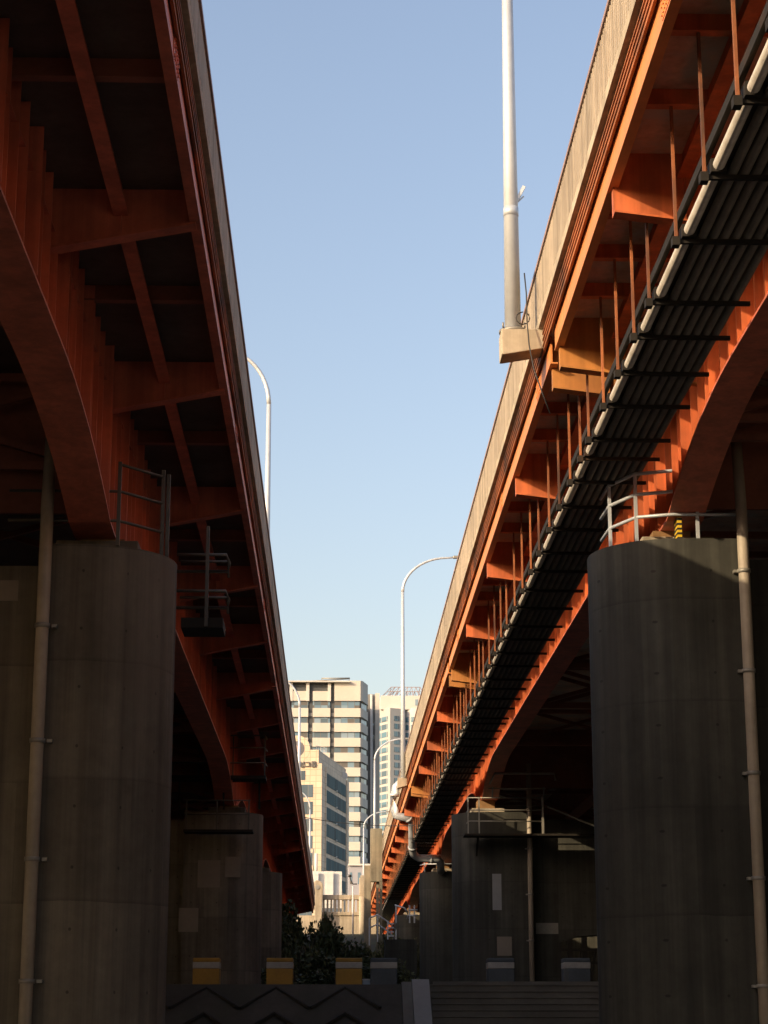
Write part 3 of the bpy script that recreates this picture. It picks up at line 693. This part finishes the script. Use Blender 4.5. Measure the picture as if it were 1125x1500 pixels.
# ------------------------------------------------------------------ bollards on the terrace edge
def bollard(label, px, col):
    c = at(px, 1444, TE + 0.62)
    b = thing('bollard', label, 'bollard', (c.x, TE + 0.62, TZ), 'square bollards along the terrace edge')
    w = 0.36; x, y = c.x, TE + 0.62
    MB().box(x - w, x + w, y - w, y + w, TZ + 0.001, TZ + 0.46).build('body', col, b, 0.02)
    MB().box(x - w - .004, x + w + .004, y - w - .004, y + w + .004, TZ + 0.462, TZ + 0.63).build('band', 'band', b, 0.015)
    MB().box(x - w, x + w, y - w, y + w, TZ + 0.632, TZ + 0.74).build('cap', col, b, 0.02)
for px, lb in ((302.5, 'yellow bollard beside the left pier'), (410, 'yellow bollard, second from the left pier'), (511, 'yellow bollard next to a grey one')):
    bollard(lb + ', pale band', px, 'yellow')
for px, lb in ((562, 'blue grey bollard at the stair head by the pale channel'), (733, 'blue grey bollard under the pale paint patch'), (844, 'blue grey bollard beside the nearest right pier')):
    bollard(lb, px, 'blue_grey')
c = at(538, 1440, 56.4)
bx_ = thing('plastic_box', 'small pale blue box on the terrace between yellow and grey bollards', 'box', (c.x, 56.4, TZ))
MB().box(c.x - .13, c.x + .13, 56.25, 56.55, TZ + .001, TZ + .17).build('tub', 'pale_blue', bx_, 0.02)
MB().box(c.x - .145, c.x + .145, 56.235, 56.565, TZ + .172, TZ + .205).build('lid', 'white', bx_, 0.01)

# sunlit low wall and a fence seen through the opening of the second right pier
uw = tag(MB().box(12.6, 18.5, 133, 133.4, TZ - .1, 6.6).build('garden_wall', 'wall_tan'), 'sunlit tan wall seen through the low opening of a pier', 'wall')
fe = thing('picket_fence', 'black bar fence standing in front of the sunlit tan wall', 'fence', (13, 110, TZ))
for x in (12.3, 12.9, 13.7): MB().bar((x, 110, TZ - .1), (x, 110, 5.4), 0.28).build('post', 'black', fe)
for z in (3.2, 3.9): MB().bar((10.5, 110, z), (14.8, 110, z), 0.16).build('rail', 'black', fe)
for x in (11.0, 11.5, 12.0, 12.6, 13.3, 14.1, 14.5): MB().bar((x - .25, 110.1, TZ), (x + 0.25, 110.1, 4.0), 0.12).build('picket', 'black', fe)

# ------------------------------------------------------------------ bushes on the bank
def leaf_mesh(name, n, rx, ry, rz, size, seed, m, clumps=14):
    rnd = random.Random(seed); bm = bmesh.new()
    cl = []
    for i in range(clumps):
        a = rnd.uniform(0, 6.283); h = rnd.uniform(0.12, 0.80); rr = math.sqrt(max(0, 1 - (h * 1.5 - 0.45) ** 2)) * rnd.uniform(0.4, 0.95)
        cl.append((Vector((rx * rr * math.cos(a), ry * rr * math.sin(a), rz * h)), rnd.uniform(0.22, 0.42)))
    for i in range(n):
        c, k = cl[rnd.randrange(clumps)]
        d = Vector((rnd.gauss(0, 1), rnd.gauss(0, 1), rnd.gauss(0, 1))).normalized() * (rnd.random() ** 0.45) * k
        p = c + Vector((d.x * rx, d.y * ry, d.z * rz * 0.8))
        if p.z < 0.05: continue
        u = Vector((rnd.gauss(0, 1), rnd.gauss(0, 1), rnd.gauss(0, 0.6))).normalized(); v = u.orthogonal().normalized()
        v.rotate(Matrix.Rotation(rnd.uniform(0, 6.28), 3, u)); s_ = size * rnd.uniform(0.6, 1.4)
        q = [bm.verts.new(p + a * u * s_ + b * v * s_ * 0.5) for a, b in ((-1, 0), (0, -1), (1, 0), (0, 1))]
        bm.faces.new(q)
    me = bpy.data.meshes.new(name); bm.to_mesh(me); bm.free(); me.materials.append(M[m]); return me
lm = [leaf_mesh('foliage', 4600, 1.0, 1.0, 1.0, 0.05, 11 + k, 'leaf' if k < 2 else 'leaf2', 18) for k in range(3)]
def stem_mesh(seed):
    rnd = random.Random(seed); mb = MB()
    for i in range(6):
        a = rnd.uniform(0, 6.28); mb.tube([(0.04 * math.cos(a), 0.04 * math.sin(a), -0.05), (0.15 * math.cos(a), 0.15 * math.sin(a), 0.3), (0.45 * math.cos(a), 0.45 * math.sin(a), 0.75)], 0.025, 6, 0.008)
    me = bpy.data.meshes.new('stem'); mb.bm.to_mesh(me); mb.bm.free(); me.materials.append(M['bark']); return me
sm = stem_mesh(3)
def bush(label, px, py_top, Y, gz, rx, k):
    tp = at(px, py_top, Y); h = max(1.0, (tp.z - gz) * 0.86)
    b = thing('bush', label, 'bush', (tp.x, Y, gz), 'bushes on the bank between the bridges')
    for nm, me in (('foliage', lm[k]), ('stem', sm)):
        o = bpy.data.objects.new(nm, me); COL.objects.link(o); o.parent = b; o.scale = (rx, rx, h)
        o.rotation_euler = (0, 0, Y * 1.7 + px)
bush('tall dark bush by the end of the left bridge', 452, 1306, 128, TZ, 2.5, 0)
bush('upright dark bush at the left end of the balustrade', 466, 1312, 140, TZ, 1.3, 1)
bush('round dark bush in front of the balustrade wall', 482, 1335, 122, TZ, 2.0, 1)
bush('dark bush below the round concrete column', 508, 1352, 124, TZ, 2.1, 0)
bush('spreading olive bush behind the stair head bollard', 558, 1392, 104, TZ, 2.0, 2)
bush('dark bush beside the third left pier', 428, 1338, 116, TZ, 1.9, 1)
bush('wide low bush behind the middle yellow bollard', 436, 1385, 98, TZ, 2.4, 0)
bush('wide low bush behind the right yellow bollard', 496, 1398, 96, TZ, 2.3, 1)
bush('low olive bush at the foot of the tall flat pillar', 535, 1368, 134, TZ, 2.0, 2)
bush('olive bush at the foot of the far right pier', 585, 1350, 150, 2.4, 1.6, 2)

# low concrete block and stair rails behind, right of the gap
lbk = at(588, 1376, 108)
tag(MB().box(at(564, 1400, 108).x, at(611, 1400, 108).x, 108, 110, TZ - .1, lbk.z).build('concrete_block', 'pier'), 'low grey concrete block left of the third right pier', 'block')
rs = thing('stair_railing', 'small bright tube railing of bank steps under the right bridge', 'railing', tuple(at(580, 1370, 140)))
Y = 140
for dy in (0, 14):
    MB().tube([at(541, 1345 + dy, Y), at(553, 1340 + dy, Y), at(568, 1350 + dy, Y), at(580, 1362 + dy, Y)], 0.05, 8).build('rail', 'galv', rs)
for x, y in ((541, 1345), (553, 1340), (568, 1350), (580, 1362)): MB().bar(at(x, y, Y), at(x, y + 40, Y), 0.09).build('post', 'galv', rs)
for k in range(4): MB().bar(at(567, 1353 + 6 * k, Y - 4), at(577, 1353 + 6 * k, Y - 4), 0.09).build('rung', 'galv', rs)
for x0 in (590,):
    r2 = thing('catwalk_railing', 'bright thin catwalk railing below the pipes beside the third right pier', 'railing', tuple(at(600, 1340, 124)))
    Y = 124
    for q in ([(578, 1326), (592, 1330), (597, 1336), (597, 1346)], [(598, 1333), (612, 1333)], [(598, 1341), (612, 1341)]):
        MB().tube([at(x, y, Y) for x, y in q], 0.055, 8).build('rail', 'galv', r2)
    for x in (580, 600, 607): MB().bar(at(x, 1326, Y), at(x, 1352, Y), 0.09).build('post', 'galv', r2)

# ------------------------------------------------------------------ balustrade and pillars at the end of the gap
Y = 206.0
bl = thing('balustrade', 'cream concrete balustrade on a retaining wall at the end of the gap', 'balustrade', tuple(at(495, 1340, Y)))
a, b2 = at(466, 1311, Y), at(527, 1318, Y)
MB().box(a.x, b2.x, Y - 0.3, Y + 0.3, b2.z, a.z).build('coping', 'concrete', bl, 0.03)
zb = at(495, 1336, Y).z
MB().box(a.x, b2.x, Y - 0.35, Y + 0.35, zb - 0.35, zb).build('plinth', 'concrete', bl, 0.03)
nb = 11; bw = (b2.x - a.x) / nb
b0 = None
for k in range(nb):
    x = a.x + bw * (k + 0.5)
    if b0 is None: b0 = MB().box(x - 0.1, x + 0.1, Y - 0.12, Y + 0.12, zb + .001, b2.z - .001).build('baluster', 'concrete', bl); x00 = x
    else: dup(b0, (b0.location.x + x - x00, b0.location.y, b0.location.z), bl)
MB().box(a.x - 3, b2.x + 2, Y - 0.2, Y + 0.6, 5.5, zb - 0.352).build('retaining_wall', 'concrete', bl)
def shrub_line(): pass
gp = thing('gate_pillar', 'cream rounded gate pillar at the left end of the balustrade', 'pillar', tuple(at(465, 1338, Y - 1)))
p, q = at(457.5, 1298, Y - 1), at(473, 1340, Y - 1)
mb = MB(); w = q.x - p.x
mb.prism([(p.x + 0.25, q.z - 1.5), (q.x - 0.1, q.z - 1.5), (q.x - 0.1, q.z), (q.x, p.z)] + [(p.x + w / 2 + w / 2 * math.cos(R(t)), p.z + 0.55 * math.sin(R(t))) for t in range(15, 166, 15)] + [(p.x, p.z), (p.x + 0.25, q.z)], 'y', Y - 1.5, Y - 0.5)
mb.build('shaft', 'concrete', gp, 0.04)
p = at(465, 1300, Y - 1); MB().tube([(p.x, Y - 1.56, p.z), (p.x, Y - 1.5, p.z)], 0.24, 14).build('roundel', 'steel', gp)
gp2 = thing('round_column', 'cream round concrete column with a block on top, right of the balustrade', 'column', tuple(at(531, 1395, Y - 6)))
p = at(531, 1313, Y - 6); q = at(531, 1395, Y - 6)
MB().tube([(p.x, Y - 6, q.z - 1), (p.x, Y - 6, p.z)], 0.36, 18).build('shaft', 'concrete', gp2)
t2 = at(530, 1286, Y - 6)
MB().box(p.x - 0.33, p.x + 0.27, Y - 6.3, Y - 5.7, p.z + .001, t2.z).build('block', 'concrete', gp2, 0.03)
MB().box(p.x - 0.2, p.x + 0.15, Y - 6.2, Y - 5.8, t2.z + .001, t2.z + 0.25).build('cap', 'concrete', gp2, 0.03)
cc = thing('camera_post', 'thin pale post with a curved black neck beside the balustrade', 'post', tuple(at(517, 1372, Y - 8)))
MB().tube([at(517, 1390, Y - 8), at(517, 1298, Y - 8)], 0.075, 8).build('pole', 'white', cc)
MB().tube([at(523, 1295, Y - 8), at(517, 1295, Y - 8), at(514, 1290, Y - 8), at(512, 1283, Y - 8)], 0.055, 8).build('neck', 'black', cc)
MB().tube([at(510, 1283, Y - 8), at(515, 1283, Y - 8)], 0.13, 10).build('camera_head', 'black', cc)
# flat concrete pillar beside the right bridge
Y = 150.0
fp = thing('concrete_slab_pillar', 'tall flat weathered concrete pillar beside the right bridge edge', 'pillar', tuple(at(551, 1350, Y)))
a, b2 = at(542.5, 1214, Y), at(560, 1292, Y)
MB().box(a.x, b2.x, Y - 0.3, Y + 0.3, b2.z, a.z).build('slab', 'weathered', fp, 0.03)
a2 = at(560, 1400, Y)
MB().box(b2.x - 0.22, b2.x, Y - 0.31, Y - 0.05, a2.z, b2.z).build('leg', 'weathered', fp)
a3 = at(551, 1400, Y); MB().box(a3.x, a3.x + 0.2, Y, Y + 0.25, a3.z, b2.z).build('leg', 'weathered', fp)
Y = 168.0
fp2 = tag(MB().box(at(533.5, 1300, Y).x, at(543.5, 1300, Y).x, Y - .3, Y + .3, at(533, 1400, Y).z, at(533, 1268, Y).z).build('concrete_post', 'weathered', None, 0.03), 'shorter square concrete post left of the tall flat pillar', 'post')

# ------------------------------------------------------------------ white hoarding and huts by the road
Y = 232.0
hb = thing('site_hoarding', 'white ribbed panel hoarding behind the balustrade', 'hoarding', tuple(at(478, 1315, Y)))
for k, (x0, x1) in enumerate(((454.5, 466), (466.3, 475.5), (475.8, 488), (488.3, 500.5))):
    a, b2 = at(x0, 1276, Y), at(x1, 1330, Y)
    mb = MB(); mb.box(a.x, b2.x, Y + (0.0, 0.5, 0.1, 0.6)[k], Y + (0.0, 0.5, 0.1, 0.6)[k] + 0.12, b2.z, a.z)
    for j in range(5):
        z = b2.z + (a.z - b2.z) * (j + .5) / 5; mb.box(a.x, b2.x, Y + (0.0, 0.5, 0.1, 0.6)[k] - 0.03, Y + (0.0, 0.5, 0.1, 0.6)[k] - 0.001, z, z + 0.06)
    mb.build('panel', 'white', hb)
vp = tag(MB().tube([at(463, 1290, 238), at(463, 1250, 238)], 0.18, 10).build('vent_pipe', 'white'), 'short white vent pipe rising behind the hoarding', 'pipe')
vp2 = tag(MB().tube([at(459, 1290, 239), at(459, 1243, 239)], 0.07, 10).build('thin_mast', 'steel'), 'thin grey mast left of the white vent pipe', 'mast')

# ------------------------------------------------------------------ buildings
def bldbox(X0, X1, Y0, Y1, Z0, Z1): return MB().box(X0, X1, Y0, Y1, Z0, Z1)
# banded office block
Y = 440.0
ob = thing('office_block', 'wide beige office block with horizontal window bands and roof frame', 'building', (at(480, 1300, Y).x, Y, 9))
X = lambda px: at(px, 1150, Y).x
Zp = lambda py: at(500, py, Y).z
bldbox(X(380), X(531) - .3, Y + 0.6, Y + 26, 8.8, Zp(1002)).build('core', 'dark_void', ob)
bays = [(385, 424.5), (425.5, 450.5), (457, 483), (489, 531)]
pitch = 21.75
for bi, (x0, x1) in enumerate(bays):
    for fl in range(-1, 15):
        ytop = 1037.3 + pitch * fl; ybot = ytop + 12.9
        if fl == -1:
            if bi == 3: ytop, ybot = 997, 1026.5
            else: ytop, ybot = 1012.5, 1026.5
        if bi == 3:
            xa, xb, xc = X(x0), X(x1), X(x1) + 1.25
            zb, zt = Zp(ybot), Zp(ytop)
            mb = MB(); mb.prism([(xa, Y), (xb - .5, Y), (xb, Y + .5), (xc, Y + 6), (xc, Y + 24), (xa, Y + 24)], 'z', zb, zt); mb.build('spandrel', 'b_beige', ob)
        else:
            bldbox(X(x0), X(x1), Y, Y + 1.0, Zp(ybot), Zp(ytop)).build('spandrel', 'b_beige', ob)
        if fl < 14:
            wt, wb = Zp(ybot) - .02, Zp(1037.3 + pitch * (fl + 1)) + .02
            if bi == 3: MB().prism([(X(x0) + .05, Y + .35), (X(x1) - .7, Y + .35), (X(x1) + .95, Y + 6.2), (X(x1) + .95, Y + 23.8), (X(x0) + .05, Y + 23.8)], 'z', wb, wt).build('window', 'glass_band', ob)
            else: bldbox(X(x0) + .05, X(x1) - .05, Y + .35, Y + .55, wb, wt).build('window', 'glass_band', ob)
for px in (425, 449.5, 481.5):
    bldbox(X(px) - .35, X(px) + .35, Y - .1, Y + .5, Zp(1027), Zp(1000)).build('roof_post', 'b_white', ob)
bldbox(X(380), X(512), Y - 1.0, Y + 8, Zp(1000) , Zp(998.3)).build('roof_canopy', 'b_white', ob)
mb = MB()
mb.tube([(X(430), Y + 3, Zp(996)), (X(512), Y + 3, Zp(991))], .12, 6); mb.tube([(X(470), Y + 3, Zp(990.5)), (X(512), Y + 3, Zp(990))], .15, 6)
for px in (440, 455, 470, 490, 511): mb.bar((X(px), Y + 3, Zp(999)), (X(px), Y + 3, Zp(990 if px > 460 else 994)), .15)
mb.build('roof_rail', 'steel', ob)
for (x0, x1) in ((450.5, 457), (483, 489)):
    for fl in range(0, 14):
        bldbox(X(x0) + .1, X(x1) - .1, Y + .45, Y + .59, Zp(1037 + pitch * fl + 12), Zp(1037 + pitch * fl + 7)).build('slot_panel', 'b_grey', ob)
# dark glazed stair wing behind it
Y = 468.0
wg = thing('stair_wing', 'narrow dark grey glazed wing between beige block and round tower', 'building', (at(547, 1300, Y).x, Y, 9))
bldbox(at(535, 1100, Y).x, at(551, 1100, Y).x, Y, Y + 12, 8.8, at(545, 1017, Y).z).build('shaft', 'b_grey', wg)
bldbox(at(549.5, 1100, Y).x, at(556, 1100, Y).x, Y - .6, Y + 11, 8.8, at(545, 1016, Y).z).build('fin_wall', 'b_beige', wg)
MB().tube([(at(544, 1100, Y).x, Y - .5, 9), (at(544, 1100, Y).x, Y - .5, at(545, 1018, Y).z)], .3, 8).build('riser_pipe', 'b_white', wg)
for k in range(13):
    z = at(545, 1035 + 21 * k, Y).z
    bldbox(at(546, 1100, Y).x, at(549, 1100, Y).x, Y - .1, Y - .02, z - 1.1, z).build('window', 'glass_band', wg)
# pale tower: a faceted glazed front, a rounded bay on its right, a white penthouse under an open frame
Y = 560.0
rt = thing('faceted_tower', 'pale tower with glazed facets, white penthouse and open steel frame on top', 'building', (at(590, 1300, Y).x, Y + 14, 9))
TX = lambda px: at(px, 1100, Y).x
TZp = lambda py: at(590, py, Y).z
fa, fb, fc = (TX(555), Y + 6), (TX(571.5), Y), (TX(593), Y + 2.0)
MB().prism([fa, fb, fc, (fc[0], Y + 24), (fa[0], Y + 24)], 'z', 8.8, TZp(1037)).build('wing', 'b_tower', rt)
bcx, brd = TX(609), TX(609) - TX(592)
mb = MB(); mb.tube([(bcx, Y + 6, 8.8), (bcx, Y + 6, TZp(1035))], brd, 36); mb.build('round_bay', 'b_white', rt)
def facet(p, q, t0, t1, z0, z1):
    d = Vector((q[0] - p[0], q[1] - p[1])); nrm = Vector((d.y, -d.x)).normalized()
    a = Vector(p) + d * t0; b = Vector(p) + d * t1
    o = nrm * 0.08
    MB().prism([tuple(a + o), tuple(b + o), tuple(b - o * 2), tuple(a - o * 2)], 'z', z0, z1).build('window', 'glass_tower', rt)
for k in range(24):
    z1, z0 = TZp(1048 + 11.4 * k), TZp(1055.5 + 11.4 * k)
    facet(fa, fb, 0.10, 0.80, z0, z1); facet(fb, fc, 0.26, 0.62, z0, z1)
    for a0, a1 in ((205, 235), (248, 275)):
        p1 = [(bcx + (brd + .08) * math.cos(R(t)), Y + 6 + (brd + .08) * math.sin(R(t))) for t in [a0 + (a1 - a0) * i / 4 for i in range(5)]]
        p2 = [(bcx + (brd - .2) * math.cos(R(t)), Y + 6 + (brd - .2) * math.sin(R(t))) for t in [a1 - (a1 - a0) * i / 4 for i in range(5)]]
        MB().prism(p1 + p2, 'z', z0, z1).build('window', 'glass_tower', rt)
MB().box(TX(558), TX(630), Y + 3, Y + 20, TZp(1037) + .01, TZp(1016.5)).build('penthouse', 'b_white', rt)
MB().box(TX(609), TX(613), Y + 2.9, Y + 2.995, TZp(1031), TZp(1022)).build('penthouse_window', 'glass_band', rt)
mb = MB(); lo = [(TX(561) + (TX(624) - TX(561)) * i / 7) for i in range(8)]; hi = [(TX(574) + (TX(617) - TX(574)) * i / 7) for i in range(8)]
for yl, yh in ((Y + 3.5, Y + 6), (Y + 18, Y + 14)):
    for i in range(8):
        a = Vector((lo[i], yl, TZp(1016.5))); b = Vector((hi[i], yh, TZp(1001.5))); mb.bar(a, b, .13)
        if i < 7:
            c2 = Vector((lo[i + 1], yl, TZp(1016.5))); d2 = Vector((hi[i + 1], yh, TZp(1001.5)))
            mb.bar(b, d2, .16); mb.bar(a, d2, .08); mb.bar(a.lerp(b, .5), c2.lerp(d2, .5), .09)
for i in (0, 3, 7): mb.bar((hi[i], Y + 6, TZp(1001.5)), (hi[i], Y + 14, TZp(1001.5)), .14)
mb.build('crown_frame', 'rail_top', rt)
# stone clad block with a round gable, turned a little to the right
Y = 330.0
P0 = at(471.5, 1150, Y); ROT = R(-10.5)
sb = thing('stone_block', 'tan stone office building with round opening in its gable and teal side windows', 'building', (P0.x, Y, 9))
sb.rotation_euler = (0, 0, ROT)
def zl(py): return at(471.5, py, Y).z - 9
PM = 2905 / (Y * .968 + 45 * .25)          # photo pixels per metre at this distance
def xl(px): return (px - 471.5) / PM / math.cos(ROT)
def sbuild(mb, name, m, par=None, bevel=0.0):
    bmesh.ops.recalc_face_normals(mb.bm, faces=mb.bm.faces)
    me = bpy.data.meshes.new(name); mb.bm.to_mesh(me); mb.bm.free(); me.materials.append(M[m])
    o = bpy.data.objects.new(name, me); COL.objects.link(o); o.parent = par or sb; return o
DEP = 26.0
sbuild(MB().box(xl(410), -0.02, 0.4, DEP, -.2, zl(1118)), 'body', 'stone_side')
sbuild(MB().box(xl(410), 0.0, 0.0, 0.39, -.2, zl(1118)), 'front_wall', 'stone')
sbuild(MB().box(xl(410), xl(466.5), 0.0, 0.6, zl(1118) + .002, zl(1098)), 'parapet_wall', 'stone')
sbuild(MB().box(xl(466.5) - .5, xl(466.5) - .02, 0.61, DEP, zl(1118) + .002, zl(1098.5)), 'parapet_wall', 'stone_side')
# round gable ring
mb = MB(); ccx, ccz, ro, ri = xl(434.5), zl(1096), 19.5 / PM, 11.5 / PM
n = 40
for yy0, yy1 in ((-0.03, 0.9),):
    ringv = [[mb.bm.verts.new((ccx + r_ * math.cos(2 * math.pi * k / n), y_, ccz + r_ * math.sin(2 * math.pi * k / n))) for k in range(n)] for r_, y_ in ((ro, yy0), (ro, yy1), (ri, yy1), (ri, yy0))]
    for A, B in zip(ringv, ringv[1:] + ringv[:1]):
        for k in range(n): mb.bm.faces.new((A[k], A[(k + 1) % n], B[(k + 1) % n], B[k]))
sbuild(mb, 'round_gable', 'stone')
mb = MB(); mb.tube([(ccx, -0.02, ccz), (ccx, 0.3, ccz)], ri - .01, 40); gd = sbuild(mb, 'gable_disc', 'disc')
mb = MB(); mb.tube([(ccx, -0.06, ccz), (ccx, -0.021, ccz)], ri * .45, 24); sbuild(mb, 'disc_emblem', 'rail_top', gd)
# front windows and side windows
for k in range(8):
    yt = 1149 + 25.0 * k if k else 1149
    sbuild(MB().box(xl(424), xl(458.5), -0.06, -0.003, zl(yt + 18.5), zl(yt)), 'window', 'glass_front')
sbuild(MB().box(xl(424), xl(447), -0.06, -0.003, zl(1142), zl(1128.5)), 'window', 'glass_front')
for k in range(7):
    zt_, zb_ = zl(1128 + 25.0 * k), zl(1146.5 + 25.0 * k)
    for y0_, y1_ in ((3.7, 11.9), (12.3, 22.5)):
        sbuild(MB().box(-0.015, 0.05, y0_, y1_, zb_, zt_), 'window', 'glass_teal')
for y_ in (3.2, 23.0): sbuild(MB().box(-.01, 0.14, y_, y_ + .4, -.2, zl(1120)), 'side_pilaster', 'stone_side')
for k in range(6):
    zz = zl(1150 + 25.0 * k); sbuild(MB().tube([(0.2, 11.8, zz), (0.45, 11.8, zz + .45)], .12, 8), 'wall_lamp', 'b_white')
mb = MB()
for y_, h in ((1.5, 2.2), (3.0, 1.4), (5, 2.6), (8.0, 1.8)): mb.bar((-1.2, y_, zl(1118)), (-1.2, y_, zl(1098) + h), .07)
for y_ in (2, 4, 6): mb.bar((-1.4, y_, zl(1098) + .9), (-.6, y_ + 1.5, zl(1098) + .9), .06)
sbuild(mb, 'roof_aerials', 'b_white')
mb = MB(); mb.tube([(-.4, 22.5, zl(1113)), (-.4, 22.3, zl(1113))], .75, 16); sbuild(mb, 'satellite_dish', 'white')
# raised letters on the front, three syllable blocks made of strokes
def letters():
    cu = bpy.data.curves.new('sign_letters', 'FONT'); cu.body = '성그룹'; cu.size = 1.55; cu.extrude = 0.12; cu.align_x = 'LEFT'
    t = bpy.data.objects.new('sign_letters', cu); COL.objects.link(t)
    bpy.context.view_layer.update()
    dg = bpy.context.evaluated_depsgraph_get(); me = bpy.data.meshes.new_from_object(t.evaluated_get(dg))
    bpy.data.objects.remove(t)
    me.materials.clear(); me.materials.append(M['sign'])
    o = bpy.data.objects.new('sign_letters', me); COL.objects.link(o); o.parent = sb
    o.rotation_euler = (math.pi / 2, 0, 0)
    xsz = [v.co.x for v in me.vertices] or [0, 1]; ysz = [v.co.y for v in me.vertices] or [0, 1]
    w = max(xsz) - min(xsz); k = (xl(463) - xl(438)) / w
    o.scale = (k, k, 1); o.location = (xl(438) - min(xsz) * k, -0.2, zl(1123.5) - min(ysz) * k)
letters()
# low lilac house right of it
Y = 262.0
lh = thing('low_house', 'low lilac grey house beyond the camera post', 'house', tuple(at(520, 1330, Y)))
bldbox(at(510, 1300, Y).x, at(546, 1300, Y).x, Y, Y + 8, 8.9, at(520, 1268, Y).z).build('wall', 'b_lilac', lh)
bldbox(at(509.5, 1300, Y).x, at(547, 1300, Y).x, Y - .3, Y + 8.3, at(520, 1268, Y).z, at(520, 1265.5, Y).z).build('roof', 'b_white', lh)
for x0, x1 in ((512.5, 515.5), (524, 528)):
    bldbox(at(x0, 1300, Y).x, at(x1, 1300, Y).x, Y - .05, Y - .003, at(520, 1295, Y).z, at(520, 1278, Y).z).build('window', 'glass_band', lh)
